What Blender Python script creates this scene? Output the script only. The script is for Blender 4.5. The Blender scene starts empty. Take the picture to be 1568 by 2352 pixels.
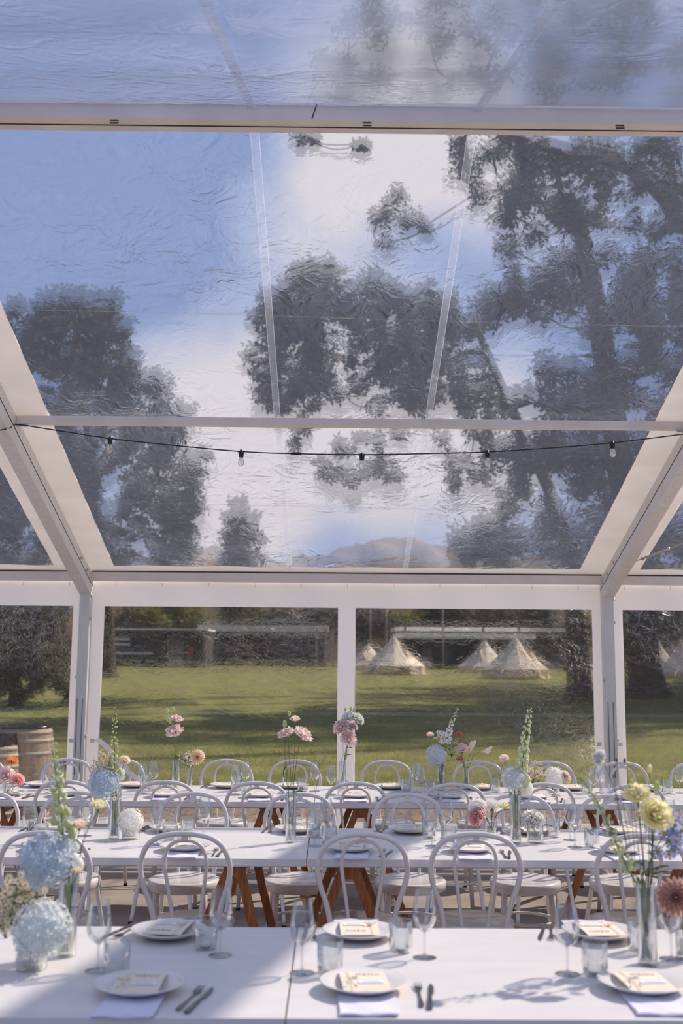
import bpy, math, random
import numpy as np
from mathutils import Vector, Matrix, Euler
random.seed(7); rng = np.random.default_rng(7)
PI = math.pi
scene = bpy.context.scene
C = bpy.data.collections.new('scene'); scene.collection.children.link(C)
V = Vector

# ------------------------------------------------------------------ camera
CAM = V((0, 0, 1.6183)); PIT, YAW, ROLL, FPX = .1422, .0073, .0072, 2473.29
cy, sy, cp, sp, cr, sr = math.cos(YAW), math.sin(YAW), math.cos(PIT), math.sin(PIT), math.cos(ROLL), math.sin(ROLL)
_R0 = V((cy, -sy, 0)); _U0 = V((-sy*sp, -cy*sp, cp)); CF = V((sy*cp, cy*cp, sp))
CR = _R0*cr + _U0*sr; CU = _U0*cr - _R0*sr
cd = bpy.data.cameras.new('camera'); cam = bpy.data.objects.new('camera', cd); C.objects.link(cam)
M = Matrix((CR, CU, -CF)).transposed().to_4x4(); M.translation = CAM
cam.matrix_world = M
cd.sensor_fit = 'VERTICAL'; cd.sensor_height = 36; cd.sensor_width = 24; cd.lens = FPX/2352*36
cd.clip_end = 800; cd.clip_start = .05
cd.dof.use_dof = True; cd.dof.focus_distance = 6.6; cd.dof.aperture_fstop = 2.8
scene.camera = cam

# ------------------------------------------------------------------ light
scene.view_settings.view_transform = 'Standard'; scene.view_settings.look = 'None'
scene.view_settings.exposure = 0.0; scene.view_settings.gamma = 1
scene.view_settings.use_curve_mapping = False
scene.cycles.transparent_max_bounces = 32
SUN = V((.90, .66, 1.0)).normalized()
sd = bpy.data.lights.new('sun', 'SUN'); sd.energy = 8.9; sd.angle = math.radians(.9); sd.color = (1, .90, .79)
so = bpy.data.objects.new('sun', sd); C.objects.link(so)
so.rotation_euler = (-SUN).to_track_quat('-Z', 'Y').to_euler()

def ray(u, v): return CF + CR*((u-784)/FPX) - CU*((v-1176)/FPX)
def atz(u, v, z): d = ray(u, v); return CAM + d*((z-CAM.z)/d.z)
def aty(u, v, y): d = ray(u, v); return CAM + d*(y/d.y)
SLOPE = .015
def gz(y): return -.02 + SLOPE*max(0, y-12)

world = bpy.data.worlds.new('world'); scene.world = world; world.use_nodes = True
nt = world.node_tree; nt.nodes.clear()
def nd(nt, t, **k):
    n = nt.nodes.new(t)
    for a, b in k.items(): setattr(n, a, b)
    return n
tc = nd(nt, 'ShaderNodeTexCoord'); mp = nd(nt, 'ShaderNodeMapping'); mp.inputs['Scale'].default_value = (1, 1, 2.0)
mp.inputs['Location'].default_value = (.35, .1, .2)
nt.links.new(tc.outputs['Generated'], mp.inputs['Vector'])
nz = nd(nt, 'ShaderNodeTexNoise'); nz.inputs['Scale'].default_value = 3.4; nz.inputs['Detail'].default_value = 7; nz.inputs['Roughness'].default_value = .56
nt.links.new(mp.outputs[0], nz.inputs['Vector'])
acc = nz.outputs['Fac']
for (u, v, spread, amt) in [(870, 390, .985, .26), (520, 900, .992, .14), (820, 940, .99, .16), (480, 660, .975, .20), (300, 560, .985, .08), (1080, 480, .985, .16), (880, 150, .99, .22), (560, 1060, .993, .24), (480, 1120, .994, .14), (1000, 1050, .992, .24), (760, 1160, .996, .1), (1000, 950, .99, .16),
                            (200, 400, .97, -.16), (330, 130, .96, -.16), (860, 1180, .994, -.12), (960, 620, .993, -.2), (120, 200, .96, -.08)]:
    d = ray(u, v).normalized()
    dt = nd(nt, 'ShaderNodeVectorMath', operation='DOT_PRODUCT'); dt.inputs[1].default_value = d
    nt.links.new(tc.outputs['Generated'], dt.inputs[0])
    mr = nd(nt, 'ShaderNodeMapRange', interpolation_type='SMOOTHSTEP'); mr.inputs['From Min'].default_value = spread; mr.inputs['From Max'].default_value = 1.0; mr.inputs['To Max'].default_value = amt
    nt.links.new(dt.outputs['Value'], mr.inputs['Value'])
    ad = nd(nt, 'ShaderNodeMath', operation='ADD'); nt.links.new(acc, ad.inputs[0]); nt.links.new(mr.outputs[0], ad.inputs[1]); acc = ad.outputs[0]
rp = nd(nt, 'ShaderNodeValToRGB'); rp.color_ramp.elements[0].position = .44; rp.color_ramp.elements[0].color = (.19, .27, .50, 1)
rp.color_ramp.elements[1].position = .78; rp.color_ramp.elements[1].color = (.68, .645, .68, 1)
e = rp.color_ramp.elements.new(.56); e.color = (.33, .40, .61, 1)
nt.links.new(acc, rp.inputs[0])
bg = nd(nt, 'ShaderNodeBackground'); bg.inputs['Strength'].default_value = 1.1
nt.links.new(rp.outputs[0], bg.inputs[0])
wo = nd(nt, 'ShaderNodeOutputWorld'); nt.links.new(bg.outputs[0], wo.inputs[0])

# ------------------------------------------------------------------ materials
def lin(h):
    h = h.lstrip('#'); r = [int(h[i:i+2], 16)/255 for i in (0, 2, 4)]
    return tuple(((c+.055)/1.055)**2.4 if c > .04045 else c/12.92 for c in r) + (1,)
def mat(name, col, rough=.5, metal=0, noise=None, bump=None, sub=0, coat=0, spec=.5, trans=0):
    m = bpy.data.materials.new(name); m.use_nodes = True; t = m.node_tree
    b = t.nodes['Principled BSDF']; c1 = lin(col) if isinstance(col, str) else col
    b.inputs['Base Color'].default_value = c1; b.inputs['Roughness'].default_value = rough; b.inputs['Metallic'].default_value = metal
    b.inputs['Specular IOR Level'].default_value = spec; b.inputs['Coat Weight'].default_value = coat
    tcn = nd(t, 'ShaderNodeTexCoord')
    if noise:
        c2, sc, det = noise[0], noise[1], noise[2] if len(noise) > 2 else 4
        mp = nd(t, 'ShaderNodeMapping'); mp.inputs['Scale'].default_value = noise[3] if len(noise) > 3 else (1, 1, 1)
        n = nd(t, 'ShaderNodeTexNoise'); n.inputs['Scale'].default_value = sc; n.inputs['Detail'].default_value = det
        r = nd(t, 'ShaderNodeValToRGB'); r.color_ramp.elements[0].position = .35; r.color_ramp.elements[1].position = .65
        r.color_ramp.elements[0].color = c1; r.color_ramp.elements[1].color = lin(c2)
        t.links.new(tcn.outputs['Object'], mp.inputs[0]); t.links.new(mp.outputs[0], n.inputs['Vector']); t.links.new(n.outputs['Fac'], r.inputs[0]); t.links.new(r.outputs[0], b.inputs['Base Color'])
    if bump:
        n2 = nd(t, 'ShaderNodeTexNoise'); n2.inputs['Scale'].default_value = bump[0]; n2.inputs['Detail'].default_value = 5
        bp = nd(t, 'ShaderNodeBump'); bp.inputs['Strength'].default_value = bump[1]; bp.inputs['Distance'].default_value = bump[2]
        t.links.new(tcn.outputs['Object'], n2.inputs['Vector']); t.links.new(n2.outputs['Fac'], bp.inputs['Height']); t.links.new(bp.outputs[0], b.inputs['Normal'])
    if trans:
        tr = nd(t, 'ShaderNodeBsdfTranslucent'); mx = nd(t, 'ShaderNodeMixShader'); mx.inputs[0].default_value = trans
        if noise: t.links.new(r.outputs[0], tr.inputs[0])
        else: tr.inputs[0].default_value = c1
        t.links.new(b.outputs[0], mx.inputs[1]); t.links.new(tr.outputs[0], mx.inputs[2]); t.links.new(mx.outputs[0], t.nodes['Material Output'].inputs[0])
    return m
def thin_glass(name, tint=(.97, .98, .98, 1), edge=(.70, .72, .74, 1), lo=.09, hi=1.0):
    m = bpy.data.materials.new(name); m.use_nodes = True; t = m.node_tree; t.nodes.clear()
    lw = nd(t, 'ShaderNodeLayerWeight'); lw.inputs['Blend'].default_value = .35
    cm = nd(t, 'ShaderNodeMixRGB'); cm.inputs[1].default_value = tint; cm.inputs[2].default_value = edge
    t.links.new(lw.outputs['Facing'], cm.inputs[0])
    tr = nd(t, 'ShaderNodeBsdfTransparent'); gl = nd(t, 'ShaderNodeBsdfGlossy'); gl.inputs['Roughness'].default_value = .03
    t.links.new(cm.outputs[0], tr.inputs[0])
    mr = nd(t, 'ShaderNodeMapRange'); mr.inputs['To Min'].default_value = lo; mr.inputs['To Max'].default_value = hi*.6
    t.links.new(lw.outputs['Fresnel'], mr.inputs['Value'])
    mx = nd(t, 'ShaderNodeMixShader'); t.links.new(mr.outputs[0], mx.inputs[0]); t.links.new(tr.outputs[0], mx.inputs[1]); t.links.new(gl.outputs[0], mx.inputs[2])
    o = nd(t, 'ShaderNodeOutputMaterial'); t.links.new(mx.outputs[0], o.inputs[0])
    return m
def film(name, tint, haze, refr, scale, strength, ior=1.012, hazecol=(.85, .85, .9, 1), stretch=(1, 1, 1), rough=.15, gloss=.25):
    """clear PVC: transmits most light, blurs and wobbles a share of it, scatters a little, mirrors at grazing angles"""
    m = bpy.data.materials.new(name); m.use_nodes = True; t = m.node_tree; t.nodes.clear()
    tcn = nd(t, 'ShaderNodeTexCoord'); mp = nd(t, 'ShaderNodeMapping'); mp.inputs['Scale'].default_value = stretch
    t.links.new(tcn.outputs['Object'], mp.inputs[0])
    big = nd(t, 'ShaderNodeTexNoise'); big.inputs['Scale'].default_value = .7; big.inputs['Detail'].default_value = 2
    t.links.new(mp.outputs[0], big.inputs['Vector'])
    n = nd(t, 'ShaderNodeTexNoise'); n.inputs['Scale'].default_value = scale; n.inputs['Detail'].default_value = 4; n.inputs['Distortion'].default_value = 1.4
    t.links.new(mp.outputs[0], n.inputs['Vector'])
    rd = nd(t, 'ShaderNodeMath', operation='SUBTRACT'); rd.inputs[1].default_value = .5; t.links.new(n.outputs['Fac'], rd.inputs[0])
    ab = nd(t, 'ShaderNodeMath', operation='ABSOLUTE'); t.links.new(rd.outputs[0], ab.inputs[0])   # ridges = creases
    msk = nd(t, 'ShaderNodeMapRange'); msk.inputs['From Min'].default_value = .42; msk.inputs['From Max'].default_value = .62; msk.inputs['To Min'].default_value = .25
    t.links.new(big.outputs['Fac'], msk.inputs['Value'])
    ml = nd(t, 'ShaderNodeMath', operation='MULTIPLY'); t.links.new(ab.outputs[0], ml.inputs[0]); t.links.new(msk.outputs[0], ml.inputs[1])
    bp = nd(t, 'ShaderNodeBump'); bp.inputs['Strength'].default_value = 1; bp.inputs['Distance'].default_value = strength
    t.links.new(ml.outputs[0], bp.inputs['Height'])
    tr = nd(t, 'ShaderNodeBsdfTransparent'); tr.inputs[0].default_value = tint
    rf = nd(t, 'ShaderNodeBsdfRefraction'); rf.inputs['IOR'].default_value = ior; rf.inputs['Roughness'].default_value = rough; rf.inputs[0].default_value = tint
    t.links.new(bp.outputs[0], rf.inputs['Normal'])
    m1 = nd(t, 'ShaderNodeMixShader'); m1.inputs[0].default_value = refr; t.links.new(tr.outputs[0], m1.inputs[1]); t.links.new(rf.outputs[0], m1.inputs[2])
    df = nd(t, 'ShaderNodeBsdfTranslucent'); df.inputs[0].default_value = hazecol; t.links.new(bp.outputs[0], df.inputs['Normal'])
    hz = nd(t, 'ShaderNodeMapRange'); hz.inputs['From Min'].default_value = .3; hz.inputs['From Max'].default_value = .7; hz.inputs['To Min'].default_value = haze*.75; hz.inputs['To Max'].default_value = haze*1.3
    t.links.new(big.outputs['Fac'], hz.inputs['Value'])
    m2 = nd(t, 'ShaderNodeMixShader'); t.links.new(hz.outputs[0], m2.inputs[0]); t.links.new(m1.outputs[0], m2.inputs[1]); t.links.new(df.outputs[0], m2.inputs[2])
    gl = nd(t, 'ShaderNodeBsdfGlossy'); gl.inputs['Roughness'].default_value = .12; t.links.new(bp.outputs[0], gl.inputs['Normal'])
    fr = nd(t, 'ShaderNodeFresnel'); fr.inputs['IOR'].default_value = 1.4; t.links.new(bp.outputs[0], fr.inputs['Normal'])
    fm = nd(t, 'ShaderNodeMath', operation='MULTIPLY'); fm.inputs[1].default_value = gloss*4; fm.use_clamp = True; t.links.new(fr.outputs[0], fm.inputs[0])
    m3 = nd(t, 'ShaderNodeMixShader'); t.links.new(fm.outputs[0], m3.inputs[0]); t.links.new(m2.outputs[0], m3.inputs[1]); t.links.new(gl.outputs[0], m3.inputs[2])
    o = nd(t, 'ShaderNodeOutputMaterial'); t.links.new(m3.outputs[0], o.inputs[0])
    return m
MT = dict(
    chair=mat('chair_paint', '#ece5df', .2, coat=.5, noise=('#e2dbd5', 9, 5)),
    rubber=mat('rubber', '#151414', .6),
    table=mat('table_laminate', '#e6e1de', .36, noise=('#dfdad8', 3.0, 6, (1, 4, 1))),
    wood=mat('trestle_wood', '#8a4c22', .45, noise=('#b06f3c', 14, 6, (6, 6, .6))),
    concrete=mat('concrete', '#a69a90', .85, noise=('#8c8179', 2.2, 9), bump=(90, .3, .004)),
    gravel=mat('gravel', '#8a7666', .9, noise=('#332a24', 13, 6), bump=(16, 1, .06)),
    grass=mat('lawn', '#5c5e37', .95, noise=('#807e4b', 1.1, 12), bump=(16, 1, .05), spec=.1),
    blade=mat('grass_blades', '#6f7c3a', .8, noise=('#9c9a58', .8, 6), spec=.15, trans=.3),
    pvc=mat('white_pvc', '#ece5df', .5, noise=('#e3dbd5', 2.5, 5, (1, 1, 4)), bump=(3, .35, .02), trans=.14),
    pvcw=mat('white_pvc_wall', '#e9e4e3', .5, bump=(2.4, .5, .03), trans=.23),
    alu=mat('aluminium', '#ded9d3', .42, .0, noise=('#d3cec9', 30, 3, (1, 1, .1))),
    beam=mat('painted_beam', '#e6dbd0', .5, noise=('#dccfc4', 4, 5)),
    dark=mat('dark_gap', '#2b2726', .7),
    steel=mat('steel', '#c8c6c4', .28, 1),
    cable=mat('black_cable', '#17181b', .5),
    glass=thin_glass('clear_glass'),
    vglass=thin_glass('vase_glass', (.98, .985, .98, 1), (.84, .86, .86, 1), .06, .9),
    water=thin_glass('water', (.97, .98, .97, 1), (.86, .88, .88, 1), .03, .4),
    bulb=film('bulb_glass', (.95, .94, .93, 1), .22, .0, 4, .0, hazecol=(1, .97, .93, 1), gloss=.3),
    filament=mat('filament', '#d08f4a', .4),
    ceramic=mat('ceramic', '#ebe5e1', .25, coat=.3),
    cutlery=mat('cutlery_steel', '#6f6c70', .25, .9),
    napkin=mat('napkin_cloth', '#e2dfee', .85, bump=(60, .3, .002)),
    paper=mat('cream_card', '#f0e3cf', .7, noise=('#eaddc8', 6, 3)),
    namecard=mat('name_card', '#efeffa', .7),
    ink=mat('grey_ink', '#9b938b', .8),
    ribbon=mat('cream_ribbon', '#f0e6d2', .45, trans=.2),
    stem=mat('stem_green', '#7f8a3c', .5, noise=('#6b7835', 40, 3)),
    stem2=mat('stem_dark', '#4c5a33', .55),
    leaf=mat('leaf_green', '#3c5228', .45, noise=('#55703a', 30, 3), trans=.25),
    budg=mat('bud_green', '#d6dc9c', .5, trans=.2),
    budw=mat('bud_white', '#eceec4', .5, trans=.25),
    blue=mat('petal_blue', '#c3cfdc', .6, noise=('#dae4e6', 28, 3), trans=.42),
    paleb=mat('petal_pale_blue', '#dfe7e8', .6, noise=('#ecf0ec', 30, 3), trans=.42),
    white=mat('petal_white', '#fffdf6', .6, trans=.35),
    pink=mat('petal_pink', '#ffe9e4', .6, noise=('#fff3ee', 30, 3), spec=.2, trans=.58),
    hotpink=mat('petal_coral_pink', '#fbcdca', .6, spec=.2, trans=.58),
    peach=mat('petal_peach', '#ffeddb', .6, noise=('#fff5e8', 30, 3), spec=.2, trans=.58),
    orange=mat('petal_orange', '#f6b67c', .6, spec=.2, trans=.58),
    coral=mat('petal_coral', '#ee9f8a', .6, spec=.2, trans=.58),
    yellow=mat('petal_yellow', '#fbf3c0', .6, noise=('#fdf9e0', 20, 3), spec=.2, trans=.58),
    mauve=mat('petal_mauve', '#d9b5ae', .6, noise=('#ecd3ca', 14, 3), spec=.2, trans=.58),
    cream=mat('petal_cream', '#f9f0d8', .6, spec=.2, trans=.58),
    skyb=mat('petal_sky', '#a5b5e0', .6, trans=.3),
    center=mat('flower_centre', '#c9962f', .7),
    bark=mat('bark', '#57473c', .95, noise=('#2f2722', 3, 8, (3, 3, .7)), bump=(5, 1, .1)),
    leafd=mat('foliage_dark', '#343d2e', .7, noise=('#444d38', .5, 5), spec=.2, trans=.25),
    leafm=mat('foliage_grey_green', '#414a3c', .7, noise=('#5c5e48', .35, 5), spec=.2, trans=.25),
    leafy=mat('foliage_yellow', '#8d8a44', .7, noise=('#6e6c39', .4, 5), spec=.2, trans=.3),
    leafw=mat('foliage_willow', '#5d5c33', .7, noise=('#3c3d2a', .7, 5), spec=.2, trans=.25),
    leafb=mat('foliage_brown', '#6d5b48', .8, noise=('#4d4a38', .1, 6), spec=.1),
    canvas=mat('tent_canvas', '#e9dccb', .8, noise=('#dccdbb', .8, 3), trans=.15),
    canvas2=mat('tent_canvas_sand', '#cdb596', .8, noise=('#bda384', .8, 3), trans=.1),
    shed=mat('dark_cladding', '#2c2725', .9, noise=('#3a3330', 1.2, 4, (1, 1, 6))),
    fascia=mat('pale_fascia', '#faf4ee', .7),
    bwood=mat('barrel_wood', '#8c7d70', .85, noise=('#74675b', 6, 5, (5, 5, .4))),
    bhoop=mat('barrel_hoop', '#8f867d', .75, .1),
    bag=mat('black_plastic', '#121214', .22),
    carp=mat('car_paint_white', '#d9dadb', .3, coat=.5), card=mat('car_paint_grey', '#6a6c70', .3, coat=.5), carg=mat('car_window', '#1b1e22', .1),
    red=mat('red_paint', '#a5382f', .6), timber=mat('weathered_timber', '#a89a8d', .85),
)
FILM = film('clear_pvc_roof', (.93, .92, .91, 1), .048, .45, 4.5, .085, ior=1.010, hazecol=(.60, .70, 1.0, 1))
FILMW = film('clear_pvc_wall', (.78, .76, .73, 1),     .014, .5, 9.0, .26, ior=1.008, stretch=(1, 1, 1.6), gloss=.28, rough=.06)
FILMN = film('clear_pvc_near_slope', (.92, .91, .92, 1), .12, .8, 4.5, .02, ior=1.014, hazecol=(.66, .74, 1.0, 1), rough=.4)
EDGE = film('pvc_weld_edge', (.9, .92, .96, 1), .25, .2, 9.0, .01, hazecol=(.95, .95, 1, 1))
SEAML = film('pvc_weld_long', (.93, .93, .96, 1), .10, .2, 9.0, .03, hazecol=(.95, .95, 1, 1))
SEAM = film('pvc_weld', (.96, .96, .97, 1), .006, .1, 9.0, .01, hazecol=(.8, .85, .97, 1), gloss=.05)
SEAMW = film('pvc_weld_wall', (.85, .9, .87, 1), .04, .3, 9.0, .03, hazecol=(.8, .95, .9, 1))

# ------------------------------------------------------------------ helpers
class MB:
    def __init__(s): s.v = []; s.f = []; s.sm = []
    def add(s, vs, fs, smooth=False):
        o = len(s.v); s.v += [tuple(p) for p in vs]; s.f += [tuple(i+o for i in f) for f in fs]; s.sm += [smooth]*len(fs); return s
    def box(s, c, d, rot=None, bev=0):
        x, y, z = d[0]/2, d[1]/2, d[2]/2; c = V(c); R = rot.to_matrix() if isinstance(rot, Euler) else (rot if rot else Matrix.Identity(3))
        vs = [c + R @ V((a*x, b*y, e*z)) for a in (-1, 1) for b in (-1, 1) for e in (-1, 1)]
        return s.add(vs, [(0, 1, 3, 2), (4, 6, 7, 5), (0, 4, 5, 1), (2, 3, 7, 6), (0, 2, 6, 4), (1, 5, 7, 3)])
    def beam(s, a, b, w, h, up=V((0, 0, 1))):
        a, b = V(a), V(b); d = (b-a).normalized(); r = d.cross(up).normalized(); u = r.cross(d)
        vs = [p + r*(i*w/2) + u*(j*h/2) for p in (a, b) for i in (-1, 1) for j in (-1, 1)]
        return s.add(vs, [(0, 1, 3, 2), (4, 6, 7, 5), (0, 4, 5, 1), (2, 3, 7, 6), (0, 2, 6, 4), (1, 5, 7, 3)])
    def tube(s, pts, rad, n=8, cap=True, closed=False):
        pts = [V(p) for p in pts]; N = len(pts); rad = rad if hasattr(rad, '__len__') else [rad]*N
        vs = []; pr = None
        for i, p in enumerate(pts):
            if closed: t = (pts[(i+1) % N]-pts[i-1]).normalized()
            else: t = (pts[min(i+1, N-1)]-pts[max(i-1, 0)]).normalized()
            if pr is None: pr = t.orthogonal().normalized()
            else:
                pr = pr - t*pr.dot(t); pr = pr.normalized() if pr.length > 1e-6 else t.orthogonal().normalized()
            b = t.cross(pr)
            for k in range(n):
                a = 2*PI*k/n; vs.append(p + (pr*math.cos(a)+b*math.sin(a))*rad[i])
        fs = []
        for i in range(N if closed else N-1):
            j = (i+1) % N
            for k in range(n): fs.append((i*n+k, i*n+(k+1) % n, j*n+(k+1) % n, j*n+k))
        if cap and not closed: fs.append(tuple(range(n-1, -1, -1))); fs.append(tuple((N-1)*n+k for k in range(n)))
        return s.add(vs, fs, True)
    def lathe(s, prof, n=24, c=(0, 0, 0), cap=False):
        vs = []; fs = []; m = len(prof)
        for r, z in prof:
            for k in range(n): a = 2*PI*k/n; vs.append((c[0]+r*math.cos(a), c[1]+r*math.sin(a), c[2]+z))
        for i in range(m-1):
            for k in range(n): fs.append((i*n+k, i*n+(k+1) % n, (i+1)*n+(k+1) % n, (i+1)*n+k))
        if cap: fs.append(tuple(range(n-1, -1, -1))); fs.append(tuple((m-1)*n+k for k in range(n)))
        return s.add(vs, fs, True)
    def ball(s, c, r, n=8, m=6, sc=(1, 1, 1), R=None):
        c = V(c); vs = []; fs = []
        for i in range(m+1):
            t = PI*i/m
            for k in range(n):
                a = 2*PI*k/n; p = V((math.sin(t)*math.cos(a)*r*sc[0], math.sin(t)*math.sin(a)*r*sc[1], math.cos(t)*r*sc[2]))
                vs.append(c + (R @ p if R else p))
        for i in range(m):
            for k in range(n): fs.append((i*n+k, (i+1)*n+k, (i+1)*n+(k+1) % n, i*n+(k+1) % n))
        return s.add(vs, fs, True)
    def grid(s, fn, nu, nv, smooth=True):
        vs = [fn(i/nu, j/nv) for i in range(nu+1) for j in range(nv+1)]
        return s.add(vs, [(i*(nv+1)+j, (i+1)*(nv+1)+j, (i+1)*(nv+1)+j+1, i*(nv+1)+j+1) for i in range(nu) for j in range(nv)], smooth)
    def prism(s, pts, z0, z1, T=None):
        n = len(pts); vs = [V((x, y, z)) for z in (z0, z1) for x, y in pts]
        if T: vs = [T(p) for p in vs]
        return s.add(vs, [tuple(range(n-1, -1, -1)), tuple(range(n, 2*n))] + [(i, (i+1) % n, n+(i+1) % n, n+i) for i in range(n)])
    def build(s, name, m, parent=None, bevel=0, loc=None):
        me = bpy.data.meshes.new(name); me.from_pydata(s.v, [], s.f); me.update()
        me.polygons.foreach_set('use_smooth', s.sm); me.materials.append(m)
        o = bpy.data.objects.new(name, me); C.objects.link(o)
        if parent: o.parent = parent
        if loc: o.location = loc
        if bevel:
            b = o.modifiers.new('bevel', 'BEVEL'); b.width = bevel; b.segments = 2; b.limit_method = 'ANGLE'
        return o
def tag(o, label=None, cat=None, group=None, kind=None):
    for k, x in (('label', label), ('category', cat), ('group', group), ('kind', kind)):
        if x: o[k] = x
    return o
def thing(name, label, cat, loc=(0, 0, 0), rz=0, group=None):
    o = bpy.data.objects.new(name, None); C.objects.link(o); o.location = loc; o.rotation_euler = (0, 0, rz); o.empty_display_size = .1
    return tag(o, label, cat, group)
def dup(root, label, loc, rz=0, group=None):
    r = root.copy(); C.objects.link(r); r.location = loc; r.rotation_euler = (0, 0, rz); r['label'] = label
    if group: r['group'] = group
    for ch in list(root.children):
        c = ch.copy(); C.objects.link(c); c.parent = r
        for g in list(ch.children):
            d = g.copy(); C.objects.link(d); d.parent = c
    return r
def structure(name, mb, m, parent=None, **k):
    o = mb.build(name, m, parent, **k)
    if not parent: o['kind'] = 'structure'
    return o
def spline(pts, n=8):
    pts = [V(p) for p in pts]; out = []
    P = [pts[0]*2-pts[1]] + pts + [pts[-1]*2-pts[-2]]
    for i in range(1, len(P)-2):
        for k in range(n):
            t = k/n; a, b, c, d = P[i-1], P[i], P[i+1], P[i+2]
            out.append(.5*((2*b)+(c-a)*t+(2*a-5*b+4*c-d)*t*t+(3*b-a-3*c+d)*t**3))
    out.append(pts[-1]); return out

# ------------------------------------------------------------------ marquee geometry
DP, HE, RY, HR = 10.38, 2.49, 5.0, 4.35       # eave depth and height, ridge depth and height
XL, BAY = -2.366, 5.0
RK = (HR-HE)/(DP-RY)
FY = RY-(DP-RY)                                # near eave (behind the camera)
def rz_(y): return HR-abs(y-RY)*RK
RX = [XL-5, XL, XL+5, XL+10]
PX = [XL-5, XL, XL+BAY, XL+10]

# ground
structure('floor', MB().box((0, 4.6, -.1), (24, 13.9, .2)), MT['concrete'])
g = MB(); g.box((0, 12.95, -.12), (28, 2.9, .2)); structure('gravel_strip', g, MT['gravel'])
def gf(a, b):
    x = -110+220*a; y = 14.2 + 150*b**1.6
    return (x, y, gz(y) + .05*math.sin(x*.3+y*.2)*min(1, (y-14.2)/8) + .03*math.sin(x*.9)*min(1, (y-14.2)/8))
structure('lawn', MB().grid(gf, 90, 70), MT['grass'])
# lawn grass blades, the near strip
N = 42000
gx = rng.uniform(-6.5, 6.5, N); gy = 14.2 + 12*rng.random(N)**1.4; gx *= gy/17
gxx = np.stack([gx, gy, np.array([gz(y) for y in gy])], 1)
an = rng.uniform(0, 2*PI, N); h = rng.uniform(.015, .05, N)*rng.choice([1, 1, 1, 1.8], N); w = .006
dx = np.stack([np.cos(an)*w, np.sin(an)*w, np.zeros(N)], 1); tip = gxx + np.stack([rng.normal(0, .02, N), rng.normal(0, .02, N), h], 1)
vs = np.stack([gxx-dx, gxx+dx, tip], 1).reshape(-1, 3)
def np_mesh(name, vs, k, m, parent=None):
    n = len(vs)//k; me = bpy.data.meshes.new(name); me.vertices.add(n*k); me.vertices.foreach_set('co', vs.ravel())
    me.loops.add(n*k); me.loops.foreach_set('vertex_index', np.arange(n*k)); me.polygons.add(n)
    me.polygons.foreach_set('loop_start', np.arange(0, n*k, k)); me.polygons.foreach_set('loop_total', np.full(n, k)); me.update(); me.validate()
    me.materials.append(m); o = bpy.data.objects.new(name, me); C.objects.link(o)
    if parent: o.parent = parent
    return o
tag(np_mesh('lawn_grass', vs, 3, MT['blade']), 'short dry green lawn grass just outside the clear back wall', 'grass', kind='stuff')

# posts
for i, x in enumerate(PX[1:3]):
    p = structure('post_%d' % (i+1), MB().box((x, DP-.02, HE/2-.03), (.10, .12, HE-.06)), MT['alu'], bevel=.004)
    g = MB()
    for sx in (-.026, .026): g.box((x+sx, DP-.0825, 1.1), (.006, .004, 2.2))
    g.build('groove', MT['dark'], p) if False else MB().box((x-.03, DP-.083, .95), (.004, .003, .7)).box((x+.018, DP-.083, .95), (.004, .003, .7)).build('groove', MT['dark'], p)
    b = MB()
    for z, s_ in ((2.27, 1), (2.05, 1), (1.5, -1), (.95, 1)): b.tube([(x+.052*s_, DP-.06, z), (x+.066*s_, DP-.06, z)], .012, 8)
    b.build('bolt', MT['steel'], p)
    f = MB().box((x, DP-.02, .01), (.2, .2, .02)); f.build('foot_plate', MT['steel'], p)
# rafters: two halves each
for i, x in enumerate(RX):
    r = MB()
    for (ya, yb) in ((DP, RY), (RY, FY)):
        r.beam((x, ya, rz_(ya)-.13), (x, yb, rz_(yb)-.13), .11, .20)
    r = structure('rafter_%d' % (i+1), r, MT['alu'], bevel=.004)
    l = MB()
    for s_ in (-1, 1):
        l.beam((x+s_*.056, DP, HE-.13), (x+s_*.056, RY, HR-.13), .003, .006)
    l.beam((x-.0, DP, HE-.232), (x, RY, HR-.232), .004, .003)
    l.build('groove', MT['dark'], r)
    b = MB()
    for s_ in (-1, 1):
        for y in (10.1, 9.85): b.tube([(x+s_*.055, y, rz_(y)-.09), (x+s_*.070, y, rz_(y)-.09)], .013, 8)
    b.build('bolt', MT['steel'], r)
# eave, purlins, ridge
XA, XB = RX[0], RX[3]
for i in range(3):
    a, b = RX[i]+.055, RX[i+1]-.055
    e = structure('eave_beam_%d' % (i+1), MB().box(((a+b)/2, DP-.03, HE-.035), (b-a, .10, .085)), MT['beam'], bevel=.004)
    MB().box(((a+b)/2, DP-.075, HE+.012), (b-a, .015, .012)).build('gap_strip', MT['dark'], e)
py = (DP+RY)/2
for i in range(3):
    a, b = RX[i]+.057, RX[i+1]-.057
    p = structure('purlin_%d' % (i+1), MB().box(((a+b)/2, py, rz_(py)-.046), (b-a, .055, .062)), MT['beam'], bevel=.003)
    MB().box((a+.04, py-.03, rz_(py)-.087), (.09, .03, .02)).box((b-.04, py-.03, rz_(py)-.087), (.09, .03, .02)).build('bracket', MT['steel'], p)
rb = structure('ridge_beam', MB().box(((XA+XB)/2, RY, HR-.046), (XB-XA, .125, .098)), MT['beam'], bevel=.003)
MB().box(((XA+XB)/2, RY, HR-.0965), (XB-XA, .005, .004)).build('groove', MT['dark'], rb)
sl = MB()
for (u, v) in ((259, 268), (262, 283), (843, 275), (843, 289), (1427, 282), (1424, 295)):
    q = atz(u, v, HR-.098); q.y = min(max(q.y, RY-.05), RY+.05); sl.box((q.x, q.y, HR-.0965), (.042, .008, .004))
q = aty(722, 250, RY-.064); sl.box((q.x, RY-.0635, HR-.046), (.005, .003, .08), Euler((0, .3, 0)))
sl.build('slot', MT['dark'], rb)

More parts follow.
